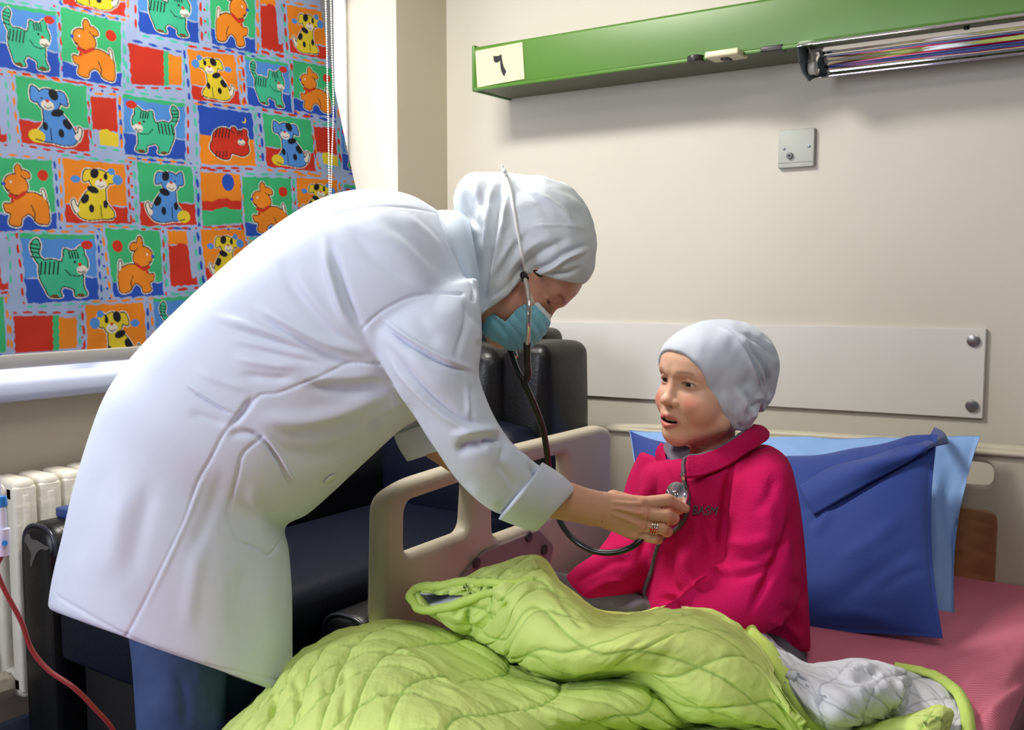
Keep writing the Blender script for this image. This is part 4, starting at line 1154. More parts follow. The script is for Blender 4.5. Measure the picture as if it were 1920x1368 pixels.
finger(f, [(1150, 934, -22), (1196, 944, 6), (1240, 958, 14), (1274, 956, 8)], [16, 13, 11, 9], 5)
finger(f, [(1203, 944, -32), (1252, 938, -26), (1269, 946, -12), (1285, 953, -2)], [13.5, 12.5, 10.5, 8.5], 2.2)
finger(f, [(1207, 963, -36), (1250, 966, -36), (1263, 972, -18), (1256, 978, 0)], [13, 12.3, 11, 9], 1.8)
finger(f, [(1202, 985, -31), (1242, 990, -30), (1251, 996, -12), (1240, 998, 4)], [12, 11.5, 10.5, 9], 1.8)
finger(f, [(1190, 1001, -24), (1226, 1008, -20), (1234, 1010, -6), (1224, 1010, 8)], [11, 10.3, 9.5, 8], 1.8)
# creases, tendons
for a, b in (((1150, 942, -66), (1200, 945, -50)), ((1150, 952, -68), (1203, 963, -56)), ((1148, 962, -66), (1198, 984, -50))): f.add(f.cap(a, b, 2.2), 6)
f.sub(f.cap((1130, 925, -62), (1128, 985, -68), 1.0), 4)
V, Q = f.mesh(1)
HD = 1.93
C = np.tile(np.array(lin((214, 164, 138))), (len(V), 1))*(1+0.04*vnoise(V, 0.12, 9))[:, None]
for (x, y, r) in ((1203, 943, 12), (1207, 963, 12), (1202, 985, 11), (1252, 938, 9), (1250, 966, 9), (1242, 990, 8)):
    w_ = np.exp(-(((V[:, 0]-x)**2+(V[:, 1]-y)**2)/r**2))[:, None]*0.35; C = C*(1-w_)+np.array(lin((206, 124, 104)))*w_
handW = pxmap(V, HD)
addbody(handW, fixw(Q), C)
def hp(x, y, z): return U(x, y, HD+z*HD/FPX)
# thumb nail / fingernails
# --- left forearm and hand resting on the rail
f = Field((780, 780, -60), (960, 930, 60), 1.6)
f.F = f.cap((800, 820, 0), (880, 880, 10), 30, 24, (1, 1, .8)).astype(np.float32)
f.add(f.ell((905, 886, 12), (28, 20, 22)), 8)
for k, (x, y) in enumerate(((915, 880), (908, 888), (900, 896), (893, 902))): finger(f, [(x-8, y, -12+k*2), (x+12, y+2, -16), (x+14, y+16, -4)], [8, 8, 7], 1.5)
finger(f, [(890, 880, -10), (912, 872, -26), (930, 876, -24)], [9, 8, 7], 2)
V, Q = f.mesh(1)
addbody(pxmap(V, 2.03), fixw(Q))
# torso core and legs inside the clothes keep the body one figure
core = loft([(300, 930, 450, 1040, 1.85, .12), (340, 800, 520, 880, 1.85, .14), (600, 520, 800, 700, 1.85, .15), (760, 450, 870, 600, 1.85, .15), (860, 470, 905, 560, 1.85, .07), (900, 500, 940, 590, 1.85, .06)], 0, 24, 5)
addbody(*core)
for pts in ([(820, 600, 880, 620, 1.68, .05), (850, 760, 900, 740, 1.67, .045), (925, 870, 960, 840, 1.70, .045), (1000, 930, 1020, 900, 1.75, .035)],
            [(800, 600, 860, 560, 2.05, .05), (780, 740, 840, 720, 2.03, .05), (800, 830, 850, 800, 2.02, .035)]):
    addbody(*loft(pts, 0, 16, 5))
VB, FB = joinVF(body_parts)
body = mk('body', VB, [q for q in FB], m_skin, doc, cols=np.vstack(body_cols))
eyes(doc, docO, docA, DS, (0, -0.25))
# hair edge under the scarf
f = Field((-9, -3, -4), (9, 10, 8), 0.25)
f.F = f.ell((0, -0.6, 3.6), (7.5, 9.1, 7.75)).astype(np.float32)
f.isect(f.cap((7.0, 0.9, -0.1), (6.7, 3.4, 1.1), 1.0, 1.0), .1)
V, Q = f.mesh(1)
mk('hair', docO+(V*DS)@docA, Q, mat('dark_hair', (44, 32, 26), 0.5, bump=0.3, bscale=300), doc)
f = None

# --- headscarf
m_scarf = mat('white_scarf', (206, 213, 219), 0.75, bump=0.10, bscale=500, bump2=0.06, b2scale=60)
f = Field((830, 300, -115), (1125, 625, 115), 2.2)
f.F = f.ell((1014, 440, 0), (100, 100, 103)).astype(np.float32)
f.add(f.ell((1042, 470, 0), (72, 72, 86)), 25)
f.add(f.ell((1000, 400, 0), (84, 68, 84)), 25)
f.add(f.ell((900, 374, 4), (50, 53, 58)), 22)
f.add(f.ell((948, 382, 0), (50, 58, 62)), 22)
f.add(f.cap((930, 430, 0), (938, 520, 0), 62, 56, (1, 1, 1.6)), 25)
f.add(f.cap((955, 470, 0), (935, 580, 0), 60, 56, (1, 1, 1.75)), 20)
f.add(f.ell((1046, 492, 0), (66, 66, 92)), 15)
# hem: everything below this line is open
hem = np.array([(700, 640), (905, 588), (930, 570), (955, 550), (975, 528), (986, 516), (1010, 512), (1040, 524), (1070, 531), (1092, 532), (1108, 526), (1300, 520)], float)
hy = np.interp(f.X, hem[:, 0], hem[:, 1])
f.isect((hy*-1+f.Y)*0.85, 3)
V, Q = f.mesh(1)
V = pxmap(V, DOC_D); Q = fixw(Q)
st = [([(944, 322), (935, 380), (925, 450), (915, 520), (907, 560)], .010, 9, 'g'), ([(928, 330), (915, 400), (912, 480)], .006, 8, 'r'), ([(960, 330), (940, 420), (925, 500), (912, 570)], .008, 9, 'r'),
      ([(975, 345), (1020, 370), (1060, 400), (1090, 440)], .003, 6, 'r'), ([(960, 340), (1010, 380), (1040, 400)], .003, 6, 'g'),
      ([(1108, 460), (1060, 480), (1030, 500), (990, 516)], .010, 8, 'F'), ([(1080, 440), (1020, 470), (985, 500), (950, 545)], .005, 9, 'g'), ([(1040, 440), (985, 470), (940, 530)], .004, 8, 'r'),
      ([(1000, 430), (960, 470), (925, 540)], .005, 8, 'g'), ([(970, 440), (935, 500), (915, 560)], .005, 7, 'r'), ([(1095, 500), (1060, 512), (1020, 510)], .005, 6, 'g'),
      ([(985, 500), (960, 530), (920, 565)], .005, 6, 'g'), ([(975, 515), (945, 545), (912, 575)], .004, 5, 'r'), ([(870, 350), (880, 400), (905, 440)], .005, 9, 'g'), ([(890, 335), (900, 390), (912, 430)], .005, 8, 'r'),
      ([(985, 425), (1050, 422), (1105, 430)], .002, 4, 'r')]
V = wrinkle(V, Q, [(a, b*1.25, c*.8, d) for a, b, c, d in st])
V += normals(V, Q)*(0.0022*vnoise(V, 45, 8))[:, None]
scf = mk('headscarf', V, Q, m_scarf, doc)
bvS = bvh(V, Q)

# --- surgical mask
m_mask = mat('mask_blue', (128, 196, 216), 0.7, bump=0.15, bscale=420)
m_maskw = mat('mask_white', (226, 234, 238), 0.7)
nth, nph = 150, 110
th = np.linspace(0, 2*np.pi, nth)[:, None]; ph = np.linspace(0.02, np.pi-0.02, nph)[None, :]
# ellipsoid of tented cloth over nose, mouth and chin; poles at the ears
E = np.stack([6.45*np.cos(ph)*np.ones_like(th), 4.6+6.0*np.sin(ph)*np.cos(th), -5.35+6.0*np.sin(ph)*np.sin(th)], -1).reshape(-1, 3)
Fg = grid_faces(nth, nph)
cen = E[Fg].mean(1)
reg = np.array([(5.3, -1.7), (5.0, -4.6), (5.4, -7.5), (3.2, -8.2), (2.4, -10.0), (2.4, -14), (14, -14), (14, -0.4), (8.8, -1.0)])
k_ = inpoly(cen[:, 1:], reg); Fg = Fg[k_]
nrm = E-np.array([0, 4.6, -5.35]); nrm /= np.linalg.norm(nrm, axis=1)[:, None]
tt_ = (E[:, 2]+1.2)
amp = np.clip(np.abs(E[:, 0])/5.0, 0, 1)
E = E+nrm*(0.16*np.abs(np.sin(tt_*2.1+0.3*np.sin(E[:, 0])))+0.10*vnoise(E, 1.5, 5)*amp)[:, None]
used = np.zeros(len(E), bool); used[Fg.ravel()] = True; rem = np.cumsum(used)-1
cen = cen[k_]
mask = mk('face_mask', docO+(E[used]*DS)@docA, rem[Fg], [m_mask, m_maskw], doc)
topd = (-1.0-cen[:, 2])-0.13*(8.8-cen[:, 1])
for p in mask.data.polygons: p.material_index = 1 if (topd[p.index] < 0.75 and cen[p.index, 1] > 4) else 0
md = mask.modifiers.new('t', 'SOLIDIFY'); md.thickness = 0.002
P1 = onpath(bvS, [(945, 321), (955, 350), (963, 390), (969, 430), (976, 470), (984, 512)], 0.002, fallback=1.76)
P1 = np.vstack([P1, catmull([P1[-1], U(990, 540, 1.752), U(999, 568, 1.770)], 6)])
V, F = joinVF([sweep(P1, 0.0026, 8), sweep(catmull([P1[0], U(943, 318, 1.84), U(941, 309, 1.85)], 5), 0.0022, 6), sweep(catmull([P1[0], U(948, 319, 1.90), U(962, 350, 1.93)], 5), 0.0024, 6)])
mk('strap', V, F, mat('elastic_white', (240, 240, 238), 0.6), mask)

# --- lab coat
m_coat = mat('lab_coat', (208, 217, 233), 0.6, bump=0.04, bscale=600, bump2=0.05, b2scale=12, sheen=0.1)
DB = 1.85
torso = loft([(104, 1146, 546, 1306, DB-.03, .235), (112, 1105, 547, 1250, DB-.03, .235), (136, 1010, 546, 1140, DB-.03, .235), (160, 920, 538, 1030, DB-.02, .235), (186, 825, 532, 985, DB-.01, .24), (215, 750, 575, 962, DB, .26),
              (255, 688, 640, 905, DB, .255), (312, 624, 700, 850, DB, .26), (400, 537, 757, 802, DB, .27), (500, 451, 815, 770, DB, .28), (600, 388, 860, 720, DB, .285), (690, 364, 892, 668, DB, .27),
              (770, 370, 903, 640, DB, .215), (825, 398, 904, 600, DB, .13)], 0, 56, 6, sup=2.15)
sleeve = loft([(700, 560, 895, 520, 1.70, .10), (690, 620, 903, 570, 1.66, .105), (700, 650, 904, 640, 1.645, .10), (738, 722, 898, 700, 1.64, .095), (778, 780, 912, 745, 1.645, .09), (815, 840, 934, 792, 1.655, .088), (860, 902, 966, 838, 1.68, .088),
               (915, 952, 1010, 872, 1.72, .085), (960, 972, 1040, 893, 1.76, .082)], 0, 36, 6, sup=2.1)
armF = loft([(770, 500, 890, 470, 2.03, .09), (765, 600, 890, 600, 2.07, .09), (738, 720, 870, 720, 2.06, .085), (735, 790, 850, 770, 2.04, .08), (748, 832, 846, 800, 2.03, .07)], 0, 28, 6)
tail = loft([(300, 650, 330, 700, 1.98, .03), (240, 718, 290, 800, 2.0, .03), (203, 745, 260, 850, 2.0, .03), (191, 812, 240, 900, 1.98, .03)], 0, 16, 5)
V, Q = remesh([torso, sleeve, armF, tail], 0.0060, 4)
V, Q = subdiv(V, Q, 3)
# soften the valley between sleeve and chest a little, then press in seams and folds
st = [  # sleeve outline against the chest
      ([(682, 618), (705, 665), (740, 722), (778, 782), (815, 842), (858, 904)], .010, 9, 'F'),
      ([(680, 616), (700, 596), (728, 576), (770, 557), (822, 549), (866, 551)], .0045, 3.2, 'seam'),
      ([(623, 401), (665, 392), (714, 386), (770, 390), (817, 399)], .003, 2.6, 'seam'),
      ([(822, 400), (840, 450), (866, 503), (889, 538), (888, 562)], .007, 4, 'seam'),
      ([(826, 404), (846, 446), (872, 496), (896, 530)], .006, 7, 'r'),
      ([(718, 686), (661, 682), (608, 701), (560, 722), (520, 737), (486, 742), (463, 769), (446, 785), (429, 801), (414, 822), (395, 860), (370, 905), (345, 975), (300, 1070), (262, 1145), (233, 1198)], .0045, 3.5, 'seam'),
      ([(395, 868), (360, 945), (310, 1060), (265, 1150)], .003, 6, 'r'),
      # bundle of folds gathered under the arm
      ([(452, 575), (520, 615), (600, 655), (660, 675), (706, 674)], .010, 9, 'g'), ([(470, 565), (540, 605), (620, 645), (700, 662)], .008, 9, 'r'),
      ([(385, 606), (470, 628), (560, 655), (640, 680), (705, 684)], .008, 8, 'g'), ([(390, 590), (480, 612), (580, 642)], .005, 8, 'r'),
      ([(420, 642), (500, 662), (580, 678), (640, 684)], .006, 8, 'g'), ([(430, 668), (500, 682), (570, 688)], .005, 8, 'r'), ([(440, 700), (510, 710), (560, 706)], .006, 8, 'g'),
      ([(508, 470), (550, 540), (600, 600), (650, 640), (690, 660)], .006, 12, 'g'), ([(545, 490), (590, 560), (640, 615), (690, 645)], .005, 11, 'r'),
      ([(612, 432), (632, 500), (655, 570), (680, 618), (690, 650)], .010, 8, 'g'), ([(600, 440), (618, 510), (640, 580), (668, 625)], .008, 9, 'r'),
      ([(640, 420), (700, 480), (760, 520), (800, 535)], .005, 13, 'g'), ([(700, 400), (760, 440), (820, 500), (850, 530)], .005, 12, 'g'), ([(740, 395), (800, 430), (850, 490)], .004, 10, 'r'),
      ([(760, 395), (815, 440), (855, 500)], .003, 7, 'g'),
      # waist pleat and belly
      ([(340, 717), (370, 735), (410, 760), (448, 780)], .008, 5, 'F'), ([(478, 740), (462, 762), (446, 784), (428, 802)], .009, 6, 'g'), ([(350, 770), (390, 785), (430, 800)], .005, 8, 'g'),
      ([(360, 690), (420, 715), (480, 735)], .004, 9, 'r'),
      ([(464, 794), (520, 786), (577, 786), (640, 770), (700, 745), (770, 722)], .012, 16, 'r'), ([(500, 812), (570, 812), (640, 800), (700, 780), (740, 760)], .006, 14, 'g'),
      ([(560, 722), (640, 728), (720, 725), (760, 712)], .012, 12, 'g'), ([(560, 705), (640, 706), (720, 700)], .006, 10, 'r'),
      ([(690, 815), (720, 790), (755, 775), (790, 770)], .016, 14, 'g'), ([(670, 800), (720, 765), (770, 745)], .010, 10, 'r'), ([(500, 830), (560, 850), (620, 850), (690, 830), (740, 812)], .008, 16, 'g'),
      ([(452, 800), (490, 815), (520, 850), (545, 900), (562, 915)], .008, 7, 'F'), ([(420, 815), (470, 812), (500, 820)], .007, 8, 'g'),
      # pocket
      ([(494, 818), (456, 850), (446, 886), (436, 925), (428, 963), (433, 980), (448, 1014), (480, 1025), (505, 1040), (531, 1012)], .005, 3.5, 'seam'), ([(494, 818), (525, 862), (561, 912)], .006, 4, 'F'),
      ([(470, 900), (480, 960), (500, 1010)], .005, 14, 'r'),
      ([(420, 860), (400, 940), (350, 1060)], .003, 14, 'g'),
      # skirt
      ([(528, 960), (534, 1020), (538, 1100)], .005, 14, 'g'), ([(500, 1060), (500, 1150), (520, 1250)], .007, 18, 'r'), ([(460, 1040), (450, 1140), (470, 1240)], .006, 18, 'g'),
      ([(240, 900), (215, 1000), (190, 1110)], .006, 22, 'r'), ([(290, 880), (260, 1000), (235, 1110)], .006, 20, 'g'), ([(380, 1000), (360, 1100), (350, 1200)], .004, 16, 'r'), ([(200, 850), (165, 960), (140, 1080)], .005, 18, 'g'),
      ([(108, 1118), (180, 1160), (250, 1196), (330, 1228), (400, 1250), (470, 1265), (540, 1278)], .003, 3, 'seam'), ([(108, 1130), (250, 1210), (400, 1264), (540, 1292)], .002, 6, 'r'),
      # sleeve folds
      ([(706, 590), (740, 620), (782, 648), (835, 678), (870, 690), (900, 699)], .012, 6, 'F'), ([(711, 605), (750, 640), (800, 670), (850, 690)], .006, 8, 'g'),
      ([(872, 560), (876, 600), (864, 640), (851, 680)], .008, 5, 'g'), ([(885, 590), (892, 620), (898, 650)], .006, 7, 'r'), ([(866, 560), (880, 580), (905, 625)], .006, 6, 'g'),
      ([(715, 640), (760, 700), (815, 757), (860, 790), (905, 805), (930, 798)], .012, 9, 'f'), ([(882, 712), (886, 750), (890, 795)], .008, 5, 'g'), ([(875, 715), (878, 755), (880, 790)], .005, 6, 'r'),
      ([(850, 850), (872, 838), (895, 832), (925, 828)], .016, 11, 'g'), ([(840, 820), (880, 808), (920, 806), (940, 820)], .012, 9, 'r'), ([(905, 822), (930, 826), (942, 818)], .012, 6, 'g'),
      ([(930, 800), (940, 815), (948, 840), (935, 870)], .008, 7, 'g'), ([(948, 820), (975, 850), (1000, 880)], .008, 9, 'r'), ([(925, 860), (950, 890), (970, 925)], .006, 9, 'g'),
      ([(870, 905), (905, 930), (950, 955)], .006, 12, 'r'), ([(948, 958), (975, 950), (998, 935), (1015, 915), (1012, 890), (1000, 874)], .012, 6, 'g'), ([(985, 872), (1003, 890), (1002, 915), (980, 935)], .008, 5, 'g'),
      ([(760, 640), (800, 700), (850, 745)], .004, 16, 'r'), ([(780, 580), (800, 620), (830, 650)], .004, 16, 'g')]
V = wrinkle(V, Q, [(a, b*(0.75 if d == 'seam' else 0.92), c*(0.8 if d == 'seam' else 0.95), d) for a, b, c, d in st])
V = smooth(V, Q, 1, 0.25)
V += normals(V, Q)*(0.0012*vnoise(V, 18, 4))[:, None]
coat = mk('lab_coat', V, Q, m_coat, doc)
bvC = bvh(V, Q)
# turned-back cuff
def ring_cuff(S, name, thick, m, parent, n=48, lens=1.0):
    outer = loft(S, 0, n, 6, caps=False)
    V = np.array(outer[0]); F = outer[1]
    o = mk(name, V, F, m, parent); md = o.modifiers.new('t', 'SOLIDIFY'); md.thickness = thick; md.offset = -1
    return o
ring_cuff([(938, 966, 1014, 872, 1.735, .088), (960, 975, 1034, 884, 1.755, .088), (985, 984, 1056, 900, 1.78, .086), (1004, 988, 1069, 915, 1.80, .084), (1006, 985, 1067, 920, 1.802, .076)], 'cuff', .006, m_coat, coat)
ring_cuff([(742, 812, 846, 782, 2.03, .075), (752, 836, 852, 806, 2.02, .072), (768, 862, 862, 832, 2.01, .068)], 'cuff', .005, m_coat, coat)
for px, py in ((617, 896),):
    p, n = hit(bvC, px, py, 0.001)
    if p is not None:
        cyl('button', p, p+n*0.004, 0.0115, mat('button_pearl', (214, 222, 214), 0.25), coat, bev=.0012)
# lapel folded at the chest
G = patch([[U(820, 402, 1.72), U(848, 450, 1.66), U(876, 500, 1.62), U(900, 540, 1.61)], [U(838, 404, 1.715), U(866, 446, 1.655), U(893, 490, 1.62), U(908, 530, 1.62)], [U(850, 405, 1.75), U(884, 440, 1.70), U(908, 470, 1.68), U(911, 520, 1.68)]], 30, 8)
# undershirt collar showing behind the neck
m_blouse = mat('pale_blue_blouse', (206, 220, 236), 0.6, bump=0.05, bscale=400)
col_ = loft([(800, 400, 880, 600, 1.85, .12), (832, 396, 906, 600, 1.85, .125), (858, 398, 910, 596, 1.85, .12), (880, 410, 911, 580, 1.85, .10)], 0, 36, 6, sup=2.2)
mk('blouse_collar', *col_, m_blouse, doc)

# --- jeans and shoes
m_jean = mat('blue_denim', (50, 78, 122), 0.7, bump=0.12, bscale=500, var=0.3, vscale=14)
legN = loft([(215, 1080, 440, 1150, 1.745, .11), (245, 1200, 425, 1260, 1.745, .105), (262, 1368, 420, 1380, 1.75, .10), (275, 1600, 410, 1610, 1.76, .085), (290, 1850, 400, 1860, 1.78, .07)], 0, 30, 5)
legF = loft([(330, 1100, 520, 1180, 1.90, .10), (350, 1220, 515, 1290, 1.90, .10), (370, 1370, 505, 1390, 1.90, .09), (385, 1570, 490, 1580, 1.90, .075), (395, 1790, 480, 1800, 1.90, .06)], 0, 30, 5)
hips = loft([(215, 900, 470, 980, 1.84, .19), (220, 1050, 490, 1120, 1.83, .18), (260, 1180, 480, 1210, 1.83, .15)], 0, 30, 5)
V, Q = remesh([legN, legF, hips], 0.009, 3)
V = wrinkle(V, Q, [([(330, 1250), (345, 1310), (350, 1370)], .006, 10, 'g'), ([(280, 1260), (290, 1330)], .004, 9, 'g'), ([(400, 1290), (395, 1368)], .005, 8, 'seam'), ([(370, 1240), (380, 1300)], .005, 10, 'r')])
mk('jeans', V, Q, m_jean, doc)
m_shoe = mat('black_shoe', (22, 22, 24), 0.4)
for (px, py, d) in ((345, 1850, 1.78), (437, 1790, 1.90)):
    p = U(px, py, d)
    f = Field((-0.10, -0.14, -0.01), (0.10, 0.26, 0.16), 0.008)
    f.F = f.cap((0, -0.02, 0.05), (0, 0.16, 0.035), 0.055, 0.048).astype(np.float32); f.add(f.cap((0, 0, .06), (0, 0, .12), .05), .02); f.isect(-(f.Z-0.0), .003)
    V, Q = f.mesh(1)
    Fd = np.array([CR[0], CR[1], 0]); Sd = np.array([CR[1], -CR[0], 0])
    W = V[:, :1]*Sd+V[:, 1:2]*Fd+V[:, 2:3]*np.array([0, 0, 1])+np.array([p[0], p[1], 0.0])
    mk('shoe', W, Q, m_shoe, doc)

# --- ring
m_silver = mat('silver', (220, 215, 205), 0.15, metal=1.0)
def ring_at(x, y, z, r, dirv, tr, m, parent, name, arc=(0, 2*np.pi)):
    c = hp(x, y, z); a = hp(x, y-r, z)-c; R_ = np.linalg.norm(a); a /= R_; ax_ = dirv/np.linalg.norm(dirv); a = a-ax_*(a@ax_); a /= np.linalg.norm(a); b = np.cross(ax_, a)
    t = np.linspace(*arc, 40); P = c+R_*(np.cos(t)[:, None]*a+np.sin(t)[:, None]*b)
    return sweep(P, tr, 8, cap=False)
dv = hp(1242, 990, -30)-hp(1202, 985, -31)
V, F = joinVF([ring_at(x, y, -31, 13.2, dv, .0016, None, None, '') for x, y in ((1221, 986.8), (1225.5, 987.4), (1230, 988))])
rg = mk('ring', V, F, m_silver, doc)
bm = bmesh.new()
for x in (1221, 1225.5, 1230):
    for k, (dy, dz) in enumerate(((5, -12.4), (9.5, -9.6))):
        p = hp(x, 987+dy, -31+dz); bmesh.ops.create_icosphere(bm, subdivisions=2, radius=0.0028, matrix=Matrix.Translation(Vector(p)))
mk_bm('stone', bm, mat('red_stone', (206, 44, 28), 0.15), rg)

# =================================================================== STETHOSCOPE
m_rub = mat('black_rubber', (16, 17, 18), 0.3)
m_met = mat('chromed_tube', (215, 205, 195), 0.12, metal=1.0)
ste = empty('stethoscope', U(1268, 930, 1.9), 'black tubed stethoscope hanging from the doctor and pressed to the chest of the child', 'stethoscope')
tube('ear_tube', [U(984, 521, 1.742), U(990, 545, 1.728), U(992, 575, 1.715), U(991, 610, 1.715), U(988, 652, 1.75)], 0.0042, m_met, ste)
tube('ear_tube', [U(990, 560, 1.95), U(985, 600, 1.97), U(966, 640, 1.93), U(961, 650, 1.89), U(968, 668, 1.86)], 0.0042, m_met, ste)
cyl('ear_tip', U(981, 514, 1.755), U(985, 524, 1.740), 0.007, m_rub, ste, bev=.002)
V, F = joinVF([sweep(catmull([U(988, 644, 1.745), U(988, 675, 1.765), U(990, 700, 1.79), U(984, 716, 1.80)], 8), 0.0068, 12),
               sweep(catmull([U(955, 650, 1.87), U(962, 675, 1.84), U(972, 700, 1.81), U(983, 716, 1.80)], 8), 0.0062, 12),
               sweep(catmull([U(978, 706, 1.80), U(986, 724, 1.80), U(1002, 760, 1.83), U(1018, 805, 1.87), U(1026, 850, 1.91), U(1032, 900, 1.97), U(1042, 955, 2.0), U(1058, 990, 1.98), U(1085, 1018, 1.95), U(1120, 1034, 1.93), (U(1160, 1034, 1.91)), U(1195, 1018, 1.90), U(1222, 985, 1.92), U(1255, 955, 1.945)], 10), 0.0062, 14)])
mk('tubing', V, F, m_rub, ste)
m_head = mat('chestpiece_steel', (225, 222, 225), 0.1, metal=1.0)
c = U(1268, 930, 1.958); nrm = np.array(-0.74*CR-0.62*CF+0.18*CU); nrm /= np.linalg.norm(nrm)
bm = bmesh.new(); cyl_bm(bm, c-nrm*0.004, c+nrm*0.003, 0.030, 0.029, 40, .0015); cyl_bm(bm, c+nrm*0.003, c+nrm*0.008, 0.028, 0.012, 40, .001); cyl_bm(bm, c+nrm*0.007, c+nrm*0.014, 0.011, 0.009, 28, .001)
cyl_bm(bm, c+nrm*0.010, c+nrm*0.010+(hp(1240, 966, 0)-c)*0.7, .0045, .0045, 12)
mk_bm('chestpiece', bm, m_head, ste)
# =================================================================== CHILD
kid = empty('person', (U(1380, 1200, 2.08)[0], U(1380, 1200, 2.08)[1], 0.62), 'child in crimson fleece jacket and pale cap sitting up in bed, lips parted', 'person')
V, Q, C = head(0.13, kid=True, mouth=0.52, neck_to=(0, -2.5, -15.5), neck_r=4.3)
VH = kidO+(V*KS)@kidA
parts = [(VH, Q)]; cols = [C]
skk = np.array(lin((233, 186, 160)))
for pts in ([(1275, 880, 1400, 870, 2.10, .08), (1225, 930, 1450, 930, 2.11, .10), (1235, 1020, 1460, 1030, 2.11, .10), (1230, 1120, 1465, 1130, 2.10, .10), (1225, 1170, 1470, 1180, 2.10, .10)],
            [(1410, 920, 1460, 910, 2.0, .04), (1430, 1060, 1475, 1070, 1.94, .035), (1380, 1140, 1400, 1180, 1.90, .03), (1310, 1150, 1330, 1175, 1.86, .025)],
            [(1205, 900, 1240, 905, 2.18, .04), (1175, 1010, 1210, 1030, 2.14, .035), (1110, 1075, 1135, 1105, 2.06, .03), (1075, 1108, 1090, 1128, 2.02, .025)]):
    l = loft(pts, 0, 20, 5); parts.append(l); cols.append(np.tile(skk, (len(l[0]), 1)))
# hands resting in the lap, under the cover
for cx, cy, d in ((1300, 1166, 1.85), (1062, 1128, 2.0)):
    f = Field((-50, -34, -26), (46, 40, 40), 2.0)
    f.F = f.ell((0, 0, 0), (24, 20, 13)).astype(np.float32)
    for k in range(4): finger(f, [(-14, -12+k*8, -2), (-32, -12+k*9, -2), (-40, -9+k*9, 10)], [6.5, 6, 5], 1.5)
    finger(f, [(4, -14, -4), (-12, -24, -6), (-22, -26, 0)], [7, 6, 5], 2)
    v, q = f.mesh(1); v = v*np.array([1, 1, 1]); v[:, 0] += cx; v[:, 1] += cy
    v = pxmap(v, d); parts.append((v, fixw(q))); cols.append(np.tile(skk, (len(v), 1)))
VB, FB = joinVF(parts)
mk('body', VB, FB, m_skin, kid, cols=np.vstack(cols))
eyes(kid, kidO, kidA, KS, (0.24, -0.10))
# upper teeth
f = Field((-2.2, 5.5, -8), (2.2, 9, -5), 0.1)
f.F = f.ell((0, 6.95, -6.55), (1.75, 1.45, 0.42)).astype(np.float32)
for k in range(-3, 4): f.sub(f.cap((k*0.42+0.21, 8.38-0.12*abs(k), -7.2), (k*0.42+0.21, 8.38-0.12*abs(k), -5.6), 0.05), 0.03)
V, Q = f.mesh(0)
mk('teeth', kidO+(V*KS)@kidA, Q, m_teeth, kid)

# --- cap
m_cap = mat('pale_jersey_cap', (200, 208, 222), 0.8, bump=0.12, bscale=520, bump2=0.05, b2scale=50, sheen=0.2)
f = Field((-10.5, -16.5, -10), (10.5, 10.5, 13), 0.21)
f.F = f.ell((0, -1.2, 3.5), (8.1, 9.8, 7.2)).astype(np.float32)
f.add(f.ell((0, -7.4, 2.2), (7.3, 7.6, 7.6), None), 3.0)
f.add(f.ell((0, -9.2, -1.8), (5.8, 4.8, 4.6)), 2.5)
f.add(f.ell((0, -4.6, 4.8), (6.8, 7.6, 5.4)), 2.5)
f.add(f.cap((-5.0, -3.5, -3.4), (5.0, -3.5, -3.4), 3.6), 2.2)
f.add(f.cap((-4.0, -3.4, -6.4), (4.0, -3.4, -6.4), 3.2), 2.0)
f.add(f.ell((0, -0.8, -1.5), (7.45, 8.3, 9.0)), 1.5)
f.add(f.ell((0, 4.0, 2.9), (6.75, 5.0, 5.4)), 1.0)
# opening: curve from the forehead over the ears to the nape
yk = np.array([-16, -9, -5, -1.75, 0.9, 3.7, 5.2, 6.3, 7.3, 8.2, 9.3, 12]); zk = np.array([-5.0, -6.8, -8.4, -8.0, -5.3, -1.7, 0.6, 2.5, 4.2, 5.5, 6.2, 6.2])
hz = np.interp(f.Y, yk, zk)
f.isect((hz-f.Z)*0.6, 0.3)
V, Q = f.mesh(1)
VC = kidO+(V*KS)@kidA
st = [([(1345, 606), (1375, 630), (1400, 665), (1420, 705), (1436, 735)], .010, 4, 'f'), ([(1360, 610), (1400, 650), (1425, 700), (1440, 738)], .004, 7, 'r'),
      ([(1395, 640), (1430, 680), (1446, 720), (1440, 748)], .008, 5, 'g'), ([(1385, 620), (1430, 645), (1455, 680)], .006, 5, 'g'), ([(1430, 632), (1452, 660), (1462, 700)], .005, 5, 'r'),
      ([(1440, 700), (1446, 735), (1438, 752)], .008, 4, 'g'), ([(1395, 730), (1415, 760), (1412, 785)], .008, 7, 'g'), ([(1375, 720), (1400, 765), (1398, 790)], .006, 7, 'r'),
      ([(1405, 790), (1402, 770), (1412, 750)], .006, 5, 'g'), ([(1420, 780), (1424, 760), (1430, 745)], .007, 6, 'g'), ([(1440, 765), (1425, 770), (1410, 785)], .005, 5, 'r'),
      ([(1420, 735), (1428, 760), (1420, 778)], .006, 5, 'r'), ([(1350, 730), (1370, 765), (1380, 790)], .003, 9, 'r'), ([(1385, 790), (1390, 800), (1386, 808)], .004, 4, 'g')]
VC = wrinkle(VC, Q, [(a, b*1.3, c, d) for a, b, c, d in st])
VC += normals(VC, Q)*(0.0018*vnoise(VC, 50, 21))[:, None]
cap_ = mk('cap', VC, Q, m_cap, kid)

